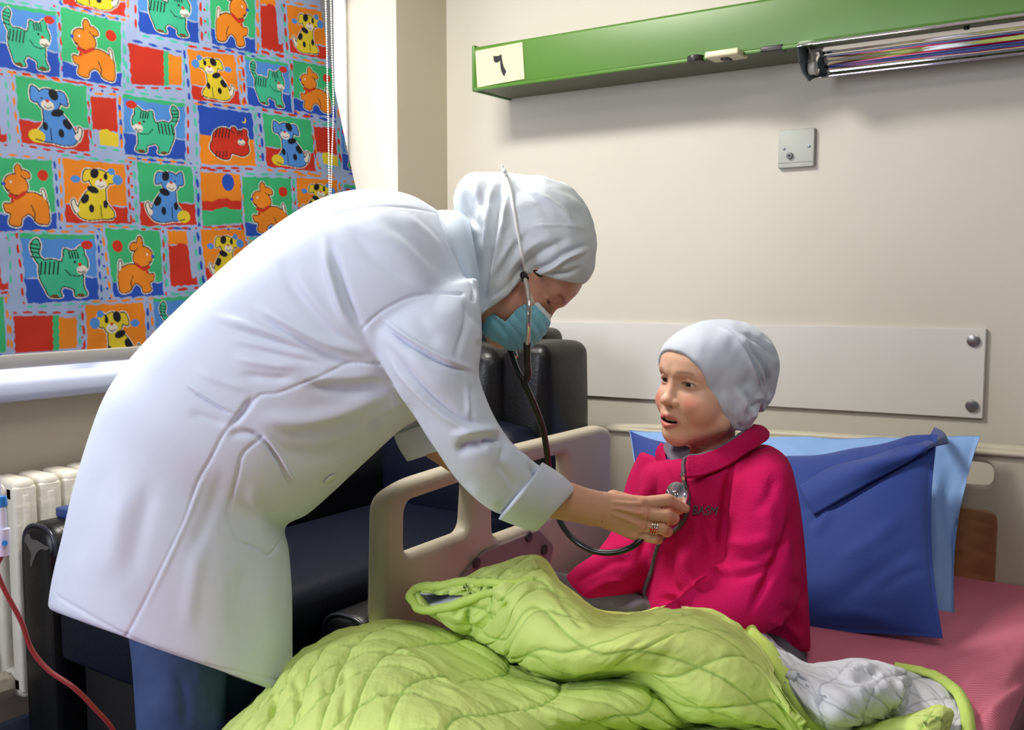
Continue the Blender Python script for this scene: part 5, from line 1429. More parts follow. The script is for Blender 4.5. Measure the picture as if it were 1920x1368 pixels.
# --- jacket
m_fl = mat('crimson_fleece', (188, 16, 84), 0.9, bump=0.25, bscale=420, spec=0.15, var=0.06, vscale=60)
m_gr = mat('grey_fleece', (112, 104, 118), 0.85, bump=0.3, bscale=380)
m_zip = mat('grey_zip', (84, 80, 90), 0.5, bump=0.3, bscale=900)
torso = loft([(1284, 884, 1428, 832, 2.10, .06), (1238, 862, 1448, 838, 2.10, .10), (1204, 884, 1474, 864, 2.09, .14), (1196, 930, 1488, 920, 2.09, .165), (1208, 1000, 1500, 1010, 2.09, .165),
              (1210, 1080, 1506, 1100, 2.09, .165), (1192, 1140, 1510, 1165, 2.08, .165), (1180, 1180, 1512, 1222, 2.08, .165)], 0, 44, 6, sup=2.2)
armN = loft([(1385, 865, 1455, 842, 2.01, .07), (1368, 900, 1482, 886, 1.975, .088), (1362, 960, 1496, 960, 1.945, .088), (1356, 1030, 1500, 1045, 1.925, .085), (1340, 1080, 1490, 1130, 1.91, .085), (1310, 1100, 1440, 1180, 1.89, .078), (1262, 1128, 1370, 1200, 1.86, .068), (1235, 1145, 1320, 1205, 1.84, .06)], 0, 34, 6)
armF = loft([(1202, 845, 1262, 870, 2.17, .075), (1180, 890, 1268, 905, 2.18, .085), (1165, 940, 1262, 960, 2.17, .085), (1150, 990, 1250, 1030, 2.14, .08), (1118, 1035, 1215, 1092, 2.09, .07), (1082, 1060, 1160, 1130, 2.05, .06), (1056, 1086, 1112, 1144, 2.02, .055)], 0, 30, 6)
V, Q = remesh([torso, armN, armF], 0.0062, 4)
V, Q = subdiv(V, Q, 3)
st = [([(1380, 868), (1366, 910), (1358, 960), (1352, 1010), (1352, 1040), (1338, 1075)], .012, 8, 'g'), ([(1390, 880), (1378, 930), (1370, 990)], .006, 9, 'r'),
      ([(1375, 850), (1368, 890), (1356, 935)], .006, 6, 'g'), ([(1335, 1075), (1345, 1062), (1358, 1070), (1352, 1085)], .010, 7, 'r'), ([(1300, 1105), (1330, 1090), (1345, 1070)], .012, 7, 'F'), ([(1262, 1140), (1285, 1118), (1305, 1104)], .010, 7, 'F'),
      ([(1345, 1085), (1390, 1080), (1440, 1062), (1480, 1040)], .007, 10, 'g'), ([(1350, 1010), (1400, 1020), (1460, 1005)], .005, 12, 'r'), ([(1360, 1050), (1420, 1045), (1480, 1010)], .006, 10, 'g'),
      ([(1400, 1165), (1420, 1120), (1450, 1060), (1478, 1000), (1490, 930)], .010, 8, 'g'), ([(1420, 900), (1440, 960), (1450, 1020)], .004, 14, 'r'), ([(1455, 880), (1440, 930), (1410, 970)], .005, 12, 'g'),
      ([(1230, 880), (1222, 930), (1215, 980), (1205, 1030), (1198, 1060)], .010, 8, 'g'), ([(1206, 900), (1200, 950), (1188, 1000)], .006, 9, 'r'), ([(1245, 870), (1255, 900), (1262, 925)], .004, 8, 'g'),
      ([(1262, 1010), (1255, 1060), (1262, 1100), (1300, 1122)], .008, 9, 'g'), ([(1290, 1020), (1285, 1070), (1300, 1100), (1330, 1095)], .006, 12, 'r'), ([(1230, 1125), (1270, 1122), (1310, 1135)], .008, 7, 'g'), ([(1320, 960), (1330, 1020), (1335, 1060)], .006, 10, 'g'),
      ([(1300, 960), (1310, 1010), (1312, 1050)], .004, 10, 'r'), ([(1200, 1140), (1205, 1110), (1215, 1085)], .006, 7, 'r'),
      ([(1290, 893), (1325, 888), (1365, 872), (1405, 846), (1430, 830)], .005, 4, 'seam'), ([(1380, 870), (1410, 850), (1440, 842), (1462, 862)], .004, 4, 'g'),
      ([(1075, 1095), (1105, 1075), (1150, 1055)], .006, 8, 'g'), ([(1090, 1120), (1130, 1095), (1180, 1090)], .006, 8, 'r'), ([(1120, 1060), (1160, 1050), (1190, 1055)], .006, 8, 'g'), ([(1110, 1040), (1150, 1030), (1190, 1020)], .004, 8, 'r'),
      ([(1460, 1130), (1490, 1150), (1505, 1190)], .008, 8, 'g'), ([(1440, 1160), (1475, 1175), (1500, 1210)], .008, 8, 'r'), ([(1480, 1080), (1500, 1100), (1508, 1140)], .006, 8, 'g'),
      ([(1480, 960), (1495, 1020), (1500, 1080)], .006, 9, 'g'), ([(1300, 880), (1340, 900), (1360, 940)], .003, 10, 'r')]
V = wrinkle(V, Q, [(a, b*1.35, c, d) for a, b, c, d in st])
V = smooth(V, Q, 1, 0.3)
jk = mk('fleece_jacket', V, Q, m_fl, kid)
bvJ = bvh(V, Q)
# standing collar
def sheet(name, rows, m, parent, nu=40, nv=8, th=0.004, disp=None):
    G = patch(rows, nu, nv); a, b = G.shape[:2]; V = G.reshape(-1, 3)
    if disp is not None: V = disp(V, a, b)
    o = mk(name, V, grid_faces(a, b), m, parent); md = o.modifiers.new('t', 'SOLIDIFY'); md.thickness = th; md.offset = 0
    return o
cl = sheet('collar', [[U(1288, 896, 1.925), U(1322, 890, 1.930), U(1362, 874, 1.95), U(1402, 848, 1.98), U(1436, 826, 2.04), U(1440, 812, 2.10)],
                      [U(1286, 876, 1.935), U(1318, 872, 1.940), U(1354, 857, 1.96), U(1392, 832, 1.985), U(1424, 812, 2.04), U(1430, 802, 2.10)],
                      [U(1288, 857, 1.95), U(1314, 854, 1.955), U(1346, 842, 1.97), U(1380, 822, 1.99), U(1404, 806, 2.04), U(1412, 798, 2.10)]], m_fl, jk, th=0.009)
sheet('collar_lining', [[U(1290, 862, 1.962), U(1314, 859, 1.966), U(1346, 847, 1.98), U(1378, 827, 2.0), U(1402, 811, 2.045)], [U(1291, 852, 1.960), U(1314, 850, 1.964), U(1346, 838, 1.978), U(1379, 818, 1.998), U(1402, 802, 2.045)]], m_gr, jk, th=0.006)
sheet('collar_flap', [[U(1252, 829, 2.10), U(1270, 832, 2.07), U(1288, 838, 2.05), U(1294, 846, 2.035)], [U(1245, 836, 2.08), U(1262, 850, 2.045), U(1280, 858, 2.02), U(1291, 858, 2.0)],
                      [U(1247, 848, 2.06), U(1258, 864, 2.03), U(1270, 878, 2.0), U(1279, 888, 1.965)]], m_gr, jk, th=0.007)
sheet('collar_flap', [[U(1240, 832, 2.105), U(1246, 833, 2.085), U(1250, 842, 2.065)], [U(1232, 846, 2.10), U(1240, 850, 2.075), U(1250, 862, 2.045)], [U(1232, 862, 2.09), U(1246, 874, 2.05), U(1275, 896, 1.97)]], m_fl, jk, th=0.007)
zp = [(1280, 888), (1284, 905), (1290, 925), (1291, 948), (1284, 972), (1268, 992), (1246, 1006), (1235, 1022), (1228, 1045), (1222, 1070), (1212, 1092), (1208, 1112), (1213, 1124)]
P = onpath(bvJ, zp, 0.0015, fallback=1.95)
V, F = sweep(P, 0.0045, 10); mk('zip', V, F, m_zip, jk)
P2 = onpath(bvJ, [(1213, 1124), (1204, 1136), (1194, 1146), (1186, 1152)], 0.001)
if len(P2) > 3: V, F = sweep(P2, 0.0045, 10); mk('zip', V, F, m_zip, jk)
V, F = sweep(catmull([U(1282, 888, 1.93), U(1281, 872, 1.945), U(1284, 860, 1.955), U(1292, 856, 1.955)], 6), 0.004, 8); mk('zip', V, F, m_zip, jk)
bm = bmesh.new(); box_bm(bm, U(1282, 893, 1.925), (0.007, 0.006, 0.014), .002); mk_bm('zip_puller', bm, m_met, jk)
# embroidered lettering
TV, TF = text_mesh('BASM', 1.0, 0.02, 0.25)
w_ = TV[:, 0].max()-TV[:, 0].min(); h_ = TV[:, 1].max()-TV[:, 1].min()
px = 1322+(TV[:, 0]-(TV[:, 0].max()+TV[:, 0].min())/2)/w_*47; py = 956-(TV[:, 1]-(TV[:, 1].max()+TV[:, 1].min())/2)/h_*17+(px-1322)*0.05
W = []
for a, b, c in zip(px, py, TV[:, 2]):
    p, n = hit(bvJ, a, b, 0.0022+(c+0.02)*0.04)
    W.append(p if p is not None else U(a, b, 1.93))
mk('embroidery', np.array(W), TF, m_zip, jk, smooth=False)
# --- grey trousers showing under the jacket
m_tr = mat('grey_trousers', (92, 90, 100), 0.8, bump=0.15, bscale=300)
hp_ = loft([(1200, 1120, 1500, 1150, 2.10, .17), (1195, 1160, 1508, 1200, 2.09, .17), (1200, 1190, 1505, 1245, 2.07, .15)], 0, 30, 5)
l1 = loft([(1160, 1090, 1290, 1170, 2.10, .09), (1060, 1075, 1160, 1170, 2.06, .09), (960, 1058, 1060, 1150, 2.02, .08), (900, 1068, 950, 1140, 1.98, .06)], 0, 26, 5)
l2 = loft([(1440, 1170, 1512, 1235, 2.0, .08), (1380, 1180, 1480, 1260, 1.90, .08), (1240, 1190, 1330, 1290, 1.80, .08), (1120, 1200, 1190, 1290, 1.85, .07)], 0, 26, 5)
V, Q = remesh([hp_, l1, l2], 0.008, 3)
V = wrinkle(V, Q, [([(1150, 1140), (1200, 1110)], .006, 7, 'g'), ([(1170, 1150), (1215, 1128)], .006, 6, 'r'), ([(905, 1080), (950, 1070)], .004, 7, 'g')])
mk('trousers', V, Q, m_tr, kid)
# =================================================================== QUILT
m_q = mat('lime_quilt', (206, 226, 128), 0.85, attr='Col', bump=0.06, bscale=420, bump2=0.28, b2scale=34, spec=0.2)
m_ql = mat('pale_grey_lining', (212, 214, 222), 0.85, attr='Col', bump=0.06, bscale=420, bump2=0.16, b2scale=30, spec=0.2)
m_ql0 = mat('pale_grey_lining_inner', (212, 214, 222), 0.85, bump=0.1, bscale=420)
m_qs = mat('quilt_edge_binding', (198, 222, 112), 0.8, bump=0.1, bscale=300)
quilt = empty('quilt', (-0.95, 1.25, 0.62), 'lime green diamond stitched quilt with pale grey lining, heaped over the lap of the child', 'quilt')
def Z(px, py, z): return UZ(px, py, z)
def quilted(G, cell=0.085, amp=0.006, seed=0, ang=0.6, pucker=1.0):
    """raise soft diamonds between stitched lines, with puckers running into the seams"""
    a, b = G.shape[:2]
    du = np.linalg.norm(np.diff(G, axis=1), axis=2); dv = np.linalg.norm(np.diff(G, axis=0), axis=2)
    u = np.concatenate([np.zeros((a, 1)), np.cumsum(du, 1)], 1); v = np.concatenate([np.zeros((1, b)), np.cumsum(dv, 0)], 0)
    u = 0.5*u+0.5*u.mean(0, keepdims=True); v = 0.5*v+0.5*v.mean(1, keepdims=True)
    r = np.random.default_rng(seed); P = np.stack([u.ravel(), v.ravel(), 0*u.ravel()], 1)
    n1 = vnoise(P, 9, seed+1).reshape(a, b)*0.010; n2 = vnoise(P, 9, seed+2).reshape(a, b)*0.010
    p = (u*math.cos(ang)+v*math.sin(ang)+n1)/cell; q = (-u*math.cos(ang+0.5)+v*math.sin(ang+0.5)+n2)/cell
    dp = np.abs(p-np.round(p))*cell; dq = np.abs(q-np.round(q))*cell
    lines = np.exp(-(dp/0.006)**2)+np.exp(-(dq/0.006)**2)
    pillow_ = (np.clip(dp/cell*2, 0, 1)*np.clip(dq/cell*2, 0, 1))**0.5
    pk = vnoise(P*np.array([1.0, 1.0, 1]), 150, seed+3).reshape(a, b)*np.exp(-(np.minimum(dp, dq)/0.020)**2)
    pk2 = 1.0-2.2*np.abs(vnoise(P*np.array([1.0, 0.5, 1]), 42, seed+4).reshape(a, b))
    H = amp*(1.0*pillow_-0.36*np.clip(lines, 0, 1.2))+0.0017*pucker*pk+0.0017*pucker*pk2
    V = G.reshape(-1, 3); N = normals(V, grid_faces(a, b))
    return V, N, H.ravel(), np.clip(np.exp(-(dp/0.0024)**2)+np.exp(-(dq/0.0024)**2), 0, 1).ravel()
def quilt_part(name, rows, m, nu=200, nv=16, amp=0.006, seed=0, th=0.012, flip=False, ang=0.6, parent=quilt, strokes=(), toward=None, cell=0.085):
    G = patch(rows, nu, nv); a, b = G.shape[:2]
    V, N, H, LN = quilted(G, amp=amp, seed=seed, ang=ang, cell=cell)
    c0, c1 = (lin((212, 230, 134)), lin((136, 178, 74))) if m is m_q else (lin((212, 214, 222)), lin((160, 162, 172)))
    cc = np.array(c0)*(1-LN[:, None]*0.7)+np.array(c1)*LN[:, None]*0.7
    s = np.sign(((CAM-V)*N).sum(1).mean()); s = 1 if s == 0 else s
    if flip: s = -s
    V = V+N*s*H[:, None]
    F = grid_faces(a, b)
    if s < 0: F = F[:, ::-1]
    if strokes: V = wrinkle(V, F, strokes)
    o = mk(name, V, F, m, parent, cols=cc); md = o.modifiers.new('t', 'SOLIDIFY'); md.thickness = th; md.offset = -1
    return o, V, F
# upper hill: the flap on the left, over the lap, down to the right-hand edge
rowsA = [
 [Z(800, 1105, .72), Z(870, 1090, .76), Z(930, 1075, .78), Z(1010, 1060, .76), Z(1060, 1100, .74), Z(1120, 1140, .70), Z(1190, 1150, .68), Z(1260, 1142, .68), Z(1330, 1142, .68), Z(1395, 1172, .66), Z(1430, 1220, .66)],
 [Z(778, 1102, .80), Z(860, 1092, .82), Z(925, 1063, .84), Z(1008, 1046, .85), Z(1052, 1096, .80), Z(1120, 1147, .76), Z(1185, 1152, .76), Z(1262, 1138, .77), Z(1340, 1143, .76), Z(1405, 1185, .73), Z(1445, 1240, .71)],
 [Z(912, 1112, .83), Z(922, 1107, .84), Z(938, 1100, .86), Z(1005, 1090, .87), Z(1060, 1120, .86), Z(1120, 1166, .83), Z(1190, 1172, .83), Z(1270, 1158, .83), Z(1350, 1170, .81), Z(1412, 1215, .77), Z(1455, 1270, .74)],
 [Z(905, 1140, .79), Z(920, 1140, .80), Z(945, 1145, .83), Z(1000, 1160, .85), Z(1070, 1180, .85), Z(1130, 1205, .84), Z(1190, 1210, .84), Z(1280, 1200, .83), Z(1365, 1218, .81), Z(1430, 1262, .77), Z(1478, 1320, .73)],
 [Z(886, 1180, .73), Z(905, 1184, .75), Z(940, 1196, .78), Z(990, 1222, .80), Z(1060, 1245, .80), Z(1130, 1248, .80), Z(1195, 1245, .80), Z(1290, 1260, .79), Z(1375, 1280, .77), Z(1450, 1315, .73), Z(1505, 1365, .69)],
 [Z(880, 1196, .69), Z(905, 1204, .71), Z(945, 1226, .72), Z(998, 1258, .73), Z(1065, 1272, .73), Z(1130, 1268, .73), Z(1205, 1262, .77), Z(1290, 1310, .75), Z(1380, 1335, .73), Z(1460, 1360, .69), Z(1520, 1400, .65)],
 [Z(890, 1196, .64), Z(920, 1206, .64), Z(955, 1228, .64), Z(1005, 1258, .65), Z(1065, 1274, .65), Z(1130, 1275, .66), Z(1215, 1300, .72), Z(1290, 1355, .69), Z(1380, 1362, .68), Z(1460, 1380, .65), Z(1520, 1415, .63)]]
stA = [([(950, 1090), (900, 1105), (850, 1112)], .008, 6, 'g'), ([(960, 1120), (920, 1150), (890, 1165)], .010, 8, 'g'), ([(1040, 1100), (1075, 1150), (1105, 1185)], .007, 8, 'g'), ([(1010, 1085), (985, 1110), (960, 1150), (940, 1170)], .006, 14, 'r'),
       ([(1290, 1150), (1350, 1160), (1385, 1180)], .008, 6, 'g')]
rowsA = [r[:-1]+[r[-1]*0.93+r[-2]*0.07] for r in rowsA]
oA, VA, FA = quilt_part('quilt_cover', rowsA, m_q, 460, 28, seed=3, strokes=stA, ang=0.9)
tag(oA, None)
# rolled-back mouth of the flap with the lining inside
lip = catmull([Z(1000, 1086, .870), Z(940, 1092, .865), Z(880, 1090, .842), Z(820, 1098, .822), Z(785, 1102, .806), Z(771, 1116, .795), Z(783, 1136, .780), Z(806, 1144, .780), Z(850, 1134, .800), Z(900, 1116, .83), Z(950, 1104, .860)], 10)
lip += 0.0022*vnoise(lip, 90, 3)[:, None]
V, F = sweep(lip, [0.004, .008, .009, .009, .0085, .0085, .009, .005], 10); mk('binding', V, F, m_qs, quilt)
sheetrows = [[Z(775, 1110, .797), Z(820, 1104, .815), Z(880, 1097, .835), Z(940, 1098, .855)], [Z(785, 1122, .760), Z(825, 1118, .775), Z(880, 1110, .80), Z(930, 1106, .835)], [Z(790, 1136, .778), Z(825, 1138, .782), Z(870, 1126, .81), Z(930, 1110, .845)]]
G = patch(sheetrows, 80, 10); a, b = G.shape[:2]; V = G.reshape(-1, 3); V = V+np.array([0, 0, 1])*(0.004*vnoise(V, 60, 5))[:, None]
o = mk('lining', V, grid_faces(a, b), m_ql0, quilt); md = o.modifiers.new('t', 'SOLIDIFY'); md.thickness = .004
# under side of the flap, down to the bed
rowsF = [[Z(774, 1116, .795), Z(800, 1142, .780), Z(850, 1134, .800), Z(905, 1116, .83), Z(960, 1106, .86)],
         [Z(790, 1136, .770), Z(825, 1158, .765), Z(865, 1160, .775), Z(915, 1150, .80), Z(970, 1140, .845)],
         [Z(822, 1160, .745), Z(850, 1176, .745), Z(885, 1178, .750), Z(930, 1176, .775), Z(980, 1180, .82)],
         [Z(852, 1180, .70), Z(875, 1194, .71), Z(900, 1202, .71), Z(945, 1212, .73), Z(1000, 1225, .78)],
         [Z(870, 1192, .64), Z(890, 1205, .64), Z(915, 1215, .65), Z(955, 1228, .66), Z(1005, 1240, .70)]]
quilt_part('quilt_cover', rowsF, m_q, 160, 14, amp=.004, seed=8, cell=0.06, strokes=[([(900, 1130), (880, 1150), (875, 1180)], .006, 6, 'g'), ([(860, 1140), (850, 1160)], .005, 6, 'g'), ([(930, 1130), (905, 1150), (880, 1170)], .006, 6, 'F')])
# lower hill: big swell on the left and the long fold in front
rowsB = [
 [Z(425, 1368, .60), Z(500, 1296, .60), Z(545, 1250, .62), Z(620, 1205, .62), Z(700, 1180, .62), Z(780, 1180, .62), Z(850, 1200, .62), Z(920, 1220, .62), Z(990, 1255, .62), Z(1070, 1275, .62), Z(1150, 1268, .64), Z(1220, 1290, .66), Z(1320, 1300, .63), Z(1430, 1330, .63)],
 [Z(405, 1390, .66), Z(505, 1296, .69), Z(548, 1240, .70), Z(620, 1194, .71), Z(700, 1170, .72), Z(775, 1170, .72), Z(850, 1190, .715), Z(925, 1222, .705), Z(1000, 1265, .695), Z(1070, 1282, .70), Z(1150, 1274, .71), Z(1220, 1285, .72), Z(1320, 1330, .66), Z(1430, 1350, .645)],
 [Z(410, 1420, .70), Z(512, 1325, .73), Z(560, 1270, .75), Z(630, 1225, .765), Z(705, 1205, .77), Z(790, 1215, .76), Z(860, 1238, .735), Z(940, 1262, .72), Z(1000, 1280, .72), Z(1075, 1290, .735), Z(1150, 1285, .74), Z(1215, 1290, .74), Z(1320, 1345, .665), Z(1430, 1362, .65)],
 [Z(420, 1470, .70), Z(525, 1385, .74), Z(590, 1330, .77), Z(660, 1285, .79), Z(730, 1250, .795), Z(800, 1258, .785), Z(870, 1285, .765), Z(950, 1298, .75), Z(1010, 1305, .75), Z(1080, 1312, .755), Z(1150, 1312, .75), Z(1215, 1318, .735), Z(1320, 1358, .665), Z(1430, 1372, .65)],
 [Z(430, 1540, .68), Z(540, 1460, .73), Z(610, 1410, .77), Z(690, 1360, .79), Z(770, 1320, .80), Z(840, 1315, .79), Z(900, 1325, .78), Z(960, 1335, .765), Z(1020, 1338, .755), Z(1085, 1342, .75), Z(1150, 1344, .735), Z(1215, 1350, .715), Z(1320, 1368, .66), Z(1430, 1380, .645)],
 [Z(450, 1640, .66), Z(560, 1560, .70), Z(640, 1500, .75), Z(730, 1440, .78), Z(820, 1400, .79), Z(880, 1392, .78), Z(930, 1395, .77), Z(985, 1392, .75), Z(1040, 1380, .72), Z(1095, 1372, .70), Z(1155, 1368, .69), Z(1220, 1365, .68), Z(1320, 1380, .65), Z(1430, 1390, .64)],
 [Z(480, 1760, .62), Z(600, 1680, .64), Z(690, 1610, .67), Z(790, 1540, .70), Z(870, 1490, .72), Z(930, 1470, .72), Z(980, 1460, .70), Z(1030, 1440, .68), Z(1070, 1410, .66), Z(1110, 1385, .64), Z(1160, 1376, .64), Z(1220, 1372, .64), Z(1320, 1388, .63), Z(1430, 1396, .63)]]
stB = [([(700, 1195), (760, 1215), (810, 1245), (850, 1278), (900, 1292)], .009, 13, 'f'), ([(545, 1250), (560, 1300), (565, 1368)], .006, 9, 'g'), ([(640, 1215), (645, 1290), (640, 1368)], .006, 9, 'g'), ([(590, 1235), (600, 1300), (590, 1368)], .005, 12, 'r'),
       ([(510, 1270), (514, 1320), (512, 1368)], .010, 7, 'g'), ([(950, 1310), (1000, 1330), (1050, 1350), (1100, 1368)], .005, 10, 'F'), ([(870, 1285), (950, 1285), (1010, 1300)], .006, 9, 'g'), ([(960, 1262), (1050, 1275), (1150, 1268)], .008, 10, 'g')]
oB, VB_, FB_ = quilt_part('quilt_cover', rowsB, m_q, 480, 28, seed=5, strokes=stB, ang=0.7, amp=.007)
# binding down the right-hand edge of the upper hill
bp = catmull([Z(1364, 1154, .750), Z(1388, 1168, .756), Z(1410, 1195, .74), Z(1440, 1238, .725), Z(1470, 1285, .71), Z(1505, 1335, .69), Z(1535, 1375, .66), Z(1550, 1400, .63)], 14)
bp += 0.0018*vnoise(bp, 100, 6)[:, None]
bp = bp+np.array([0, 0, .010]); V, F = sweep(bp, [.004, .010, .015, .017, .017, .017, .016], 12); mk('binding', V, F, m_qs, quilt)
# grey lining turned up on the right: inner swath
rowsC = [
 [Z(1385, 1158, .72), Z(1420, 1180, .70), Z(1460, 1212, .68), Z(1500, 1240, .66), Z(1530, 1250, .66), Z(1580, 1240, .67), Z(1620, 1238, .67), Z(1685, 1252, .67), Z(1698, 1262, .64)],
 [Z(1390, 1162, .745), Z(1425, 1184, .73), Z(1468, 1220, .72), Z(1510, 1246, .715), Z(1545, 1245, .72), Z(1595, 1238, .725), Z(1645, 1242, .72), Z(1690, 1260, .70), Z(1706, 1274, .65)],
 [Z(1412, 1195, .745), Z(1450, 1225, .74), Z(1490, 1255, .735), Z(1535, 1268, .735), Z(1580, 1262, .74), Z(1620, 1262, .735), Z(1660, 1272, .73), Z(1691, 1288, .70), Z(1704, 1298, .65)],
 [Z(1445, 1240, .73), Z(1480, 1275, .73), Z(1520, 1298, .73), Z(1560, 1305, .735), Z(1600, 1300, .735), Z(1640, 1300, .73), Z(1668, 1308, .71), Z(1688, 1318, .68), Z(1698, 1326, .645)],
 [Z(1480, 1292, .705), Z(1505, 1320, .71), Z(1545, 1342, .71), Z(1580, 1345, .71), Z(1615, 1338, .70), Z(1645, 1334, .69), Z(1664, 1336, .67), Z(1678, 1342, .65), Z(1686, 1348, .635)],
 [Z(1515, 1350, .67), Z(1530, 1365, .67), Z(1555, 1375, .66), Z(1585, 1372, .65), Z(1615, 1366, .645), Z(1640, 1362, .64), Z(1655, 1360, .635), Z(1665, 1360, .63), Z(1672, 1362, .625)]]
stC = [([(1598, 1278), (1620, 1272), (1645, 1262), (1660, 1260)], .012, 7, 'g'), ([(1575, 1262), (1610, 1255), (1650, 1250)], .010, 9, 'r'), ([(1590, 1285), (1630, 1290), (1670, 1300)], .006, 9, 'r'), ([(1540, 1250), (1560, 1262), (1590, 1276)], .006, 7, 'g'),
       ([(1505, 1255), (1530, 1290), (1540, 1340)], .005, 6, 'g'), ([(1690, 1262), (1685, 1300), (1672, 1330)], .008, 6, 'r'), ([(1475, 1225), (1490, 1270), (1520, 1320)], .004, 8, 'g')]
oC, _, _ = quilt_part('lining', rowsC, m_ql, 240, 22, amp=.0035, seed=9, strokes=stC, cell=.075)
# outer swath lying on the sheet, with its green hem
rowsD = [
 [Z(1600, 1250, .645), Z(1680, 1248, .645), Z(1740, 1258, .640), Z(1785, 1280, .638), Z(1812, 1310, .636), Z(1822, 1345, .634), Z(1822, 1385, .632)],
 [Z(1600, 1275, .650), Z(1675, 1270, .650), Z(1730, 1278, .646), Z(1770, 1298, .644), Z(1792, 1322, .642), Z(1800, 1350, .640), Z(1800, 1388, .636)],
 [Z(1600, 1310, .645), Z(1670, 1310, .648), Z(1715, 1312, .646), Z(1750, 1322, .644), Z(1768, 1340, .642), Z(1775, 1362, .638), Z(1775, 1395, .634)],
 [Z(1600, 1360, .640), Z(1665, 1355, .642), Z(1700, 1352, .642), Z(1725, 1356, .640), Z(1742, 1368, .638), Z(1750, 1380, .636), Z(1750, 1400, .632)]]
oD, _, _ = quilt_part('lining', rowsD, m_ql, 200, 22, amp=.004, seed=12, th=.010, cell=.06)
hem_ = [Z(1680, 1247, .650), Z(1720, 1252, .648), Z(1765, 1266, .646), Z(1800, 1292, .644), Z(1818, 1325, .642), Z(1824, 1360, .640), Z(1824, 1400, .636)]
hin = [Z(1676, 1250, .653), Z(1716, 1258, .653), Z(1756, 1274, .652), Z(1785, 1299, .650), Z(1800, 1330, .648), Z(1805, 1362, .646), Z(1806, 1400, .642)]
G = patch([hem_, [0.5*(a+b)+np.array([0, 0, .006]) for a, b in zip(hem_, hin)], hin], 120, 6); a, b = G.shape[:2]
V = G.reshape(-1, 3)-np.array([0, 0, .004]); V = V+np.array([0, 0, 1])*(0.0012*vnoise(V, 120, 4))[:, None]
o = mk('binding', V, grid_faces(a, b), m_qs, quilt); md = o.modifiers.new('t', 'SOLIDIFY'); md.thickness = .006
# green corner folded back over the lining
rowsE = [
 [Z(1590, 1352, .640), Z(1680, 1342, .650), Z(1730, 1330, .67), Z(1760, 1322, .672), Z(1783, 1330, .665)],
 [Z(1590, 1360, .645), Z(1680, 1348, .668), Z(1730, 1336, .69), Z(1765, 1328, .688), Z(1788, 1338, .67)],
 [Z(1590, 1372, .650), Z(1680, 1364, .672), Z(1735, 1352, .69), Z(1770, 1345, .682), Z(1785, 1352, .66)],
 [Z(1600, 1400, .66), Z(1680, 1400, .67), Z(1730, 1395, .67), Z(1760, 1385, .66), Z(1775, 1378, .645)]]
quilt_part('quilt_cover', rowsE, m_q, 140, 14, amp=.0022, seed=15, cell=.08, strokes=[([(1660, 1362), (1720, 1360), (1782, 1350)], .006, 5, 'g')])
# front fold below: next layer of the quilt at the picture's lower edge
rowsG = [
 [Z(1060, 1368, .66), Z(1150, 1366, .67), Z(1250, 1364, .67), Z(1350, 1364, .67), Z(1450, 1366, .67), Z(1550, 1368, .66), Z(1640, 1372, .65)],
 [Z(1040, 1400, .68), Z(1150, 1395, .69), Z(1250, 1392, .69), Z(1350, 1392, .69), Z(1450, 1392, .69), Z(1560, 1395, .67), Z(1660, 1395, .65)],
 [Z(930, 1500, .72), Z(1110, 1480, .715), Z(1260, 1475, .71), Z(1380, 1475, .70), Z(1500, 1475, .69), Z(1620, 1470, .66), Z(1740, 1450, .64)],
 [Z(760, 1690, .66), Z(1060, 1660, .67), Z(1280, 1640, .67), Z(1420, 1640, .66), Z(1560, 1640, .65), Z(1700, 1630, .64), Z(1850, 1600, .63)]]
quilt_part('quilt_cover', rowsG, m_q, 240, 14, seed=18)
# =================================================================== INFUSION LINE at the left
m_clear = mat('clear_tubing', (226, 230, 246), 0.15, alpha=0.75)
m_bl = mat('blue_plastic_cap', (44, 130, 216), 0.35)
m_red = mat('red_line', (128, 40, 40), 0.35)
inf = empty('infusion_line', U(6, 990, 1.45), 'infusion line with a small plastic chamber and dark red tube hanging at the left', 'infusion tube')
DI = 1.45
tube('tube', [U(-60, 700, DI), U(-14, 840, DI), U(0, 930, DI), U(3, 945, DI)], 0.0030, m_clear, inf)
cyl('chamber', U(2, 936, DI), U(5, 992, DI), 0.0065, m_clear, inf, bev=.002)
cyl('cap', U(1, 930, DI), U(3, 950, DI), 0.0085, m_bl, inf, bev=.002)
bm = bmesh.new(); cyl_bm(bm, U(4, 990, DI), U(6, 1042, DI), 0.0115, 0.0090, 24, .002); mk_bm('clamp', bm, mat('lilac_plastic', (214, 214, 240), 0.3), inf)
cyl('clamp_dot', U(9, 1018, DI-.013), U(9, 1018, DI-.009), 0.004, m_bl, inf)
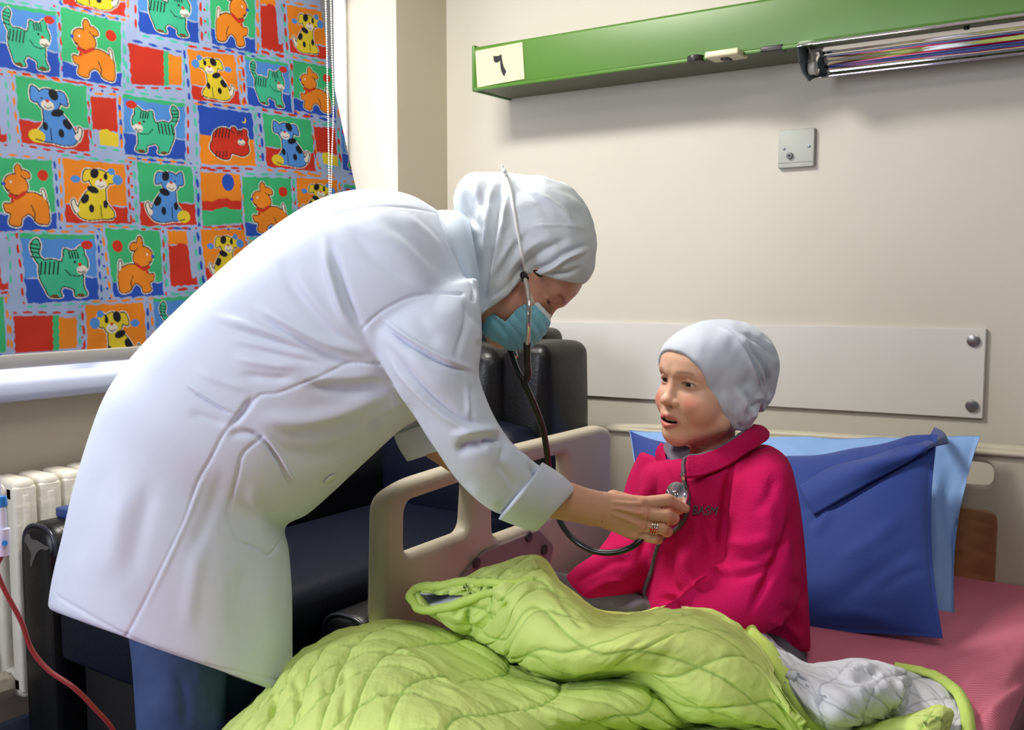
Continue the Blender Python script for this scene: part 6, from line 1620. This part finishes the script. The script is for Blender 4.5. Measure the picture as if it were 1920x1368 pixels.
tube('blood_tube', [U(4, 1040, DI), U(-6, 1065, DI), U(6, 1100, DI), U(40, 1165, DI), U(58, 1215, DI), U(90, 1255, DI), U(140, 1290, DI), U(180, 1330, 1.47), U(212, 1368, 1.50), U(228, 1420, 1.55), U(215, 1600, 1.60), U(150, 1950, 1.62)], 0.0036, m_red, inf)
# =================================================================== LIGHT
w = bpy.data.worlds.new('world'); sc.world = w; w.use_nodes = True
bg = w.node_tree.nodes['Background']; bg.inputs['Color'].default_value = (*lin((232, 236, 245)), 1); bg.inputs['Strength'].default_value = 0.12
def area(name, loc, target, sx, sy, power, col=(255, 255, 255)):
    l = bpy.data.lights.new(name, 'AREA'); l.shape = 'RECTANGLE'; l.size = sx; l.size_y = sy; l.energy = power; l.color = lin(col)
    o = bpy.data.objects.new(name, l); COL.objects.link(o); o.location = loc
    d = Vector(target)-Vector(loc); o.rotation_euler = d.to_track_quat('-Z', 'Y').to_euler(); return o
area('daylight_window', (-3.15, 2.2, 2.0), (-1.0, 2.2, 1.9), 4.2, 2.6, 105, (238, 242, 255))
area('daylight_side_window', (-2.35, -1.2, 1.9), (-0.9, 1.8, 1.1), 1.6, 1.4, 88, (236, 240, 255))
area('ceiling_panel', (-1.95, 1.6, 2.85), (-1.6, 1.65, 0), 0.35, 0.6, 46, (255, 250, 240))
area('ceiling_panel_rear', (0.1, 0.4, 2.86), (-0.2, 0.8, 0), 1.2, 0.6, 18, (255, 250, 240))
sc.view_settings.view_transform = 'Standard'; sc.view_settings.look = 'None'; sc.view_settings.gamma = 1.0
sc.view_settings.exposure = 0.22; sc.view_settings.use_curve_mapping = False
sc.cycles.use_denoising = True
sc.cycles.max_bounces = 8
# =================================================================== real-world size: the plan above is drawn 1.25x life size
K = 0.8
seen = set()
for o in list(COL.objects):
    o.location = o.location*K
    if o.type == 'MESH' and o.data.name not in seen:
        seen.add(o.data.name); o.data.transform(Matrix.Diagonal((K, K, K, 1)))
        for md in o.modifiers:
            if md.type == 'SOLIDIFY': md.thickness *= K
    if o.type == 'LIGHT':
        o.data.size *= K; o.data.size_y *= K; o.data.energy *= K*K
cam.location = Vector(CAM)*K
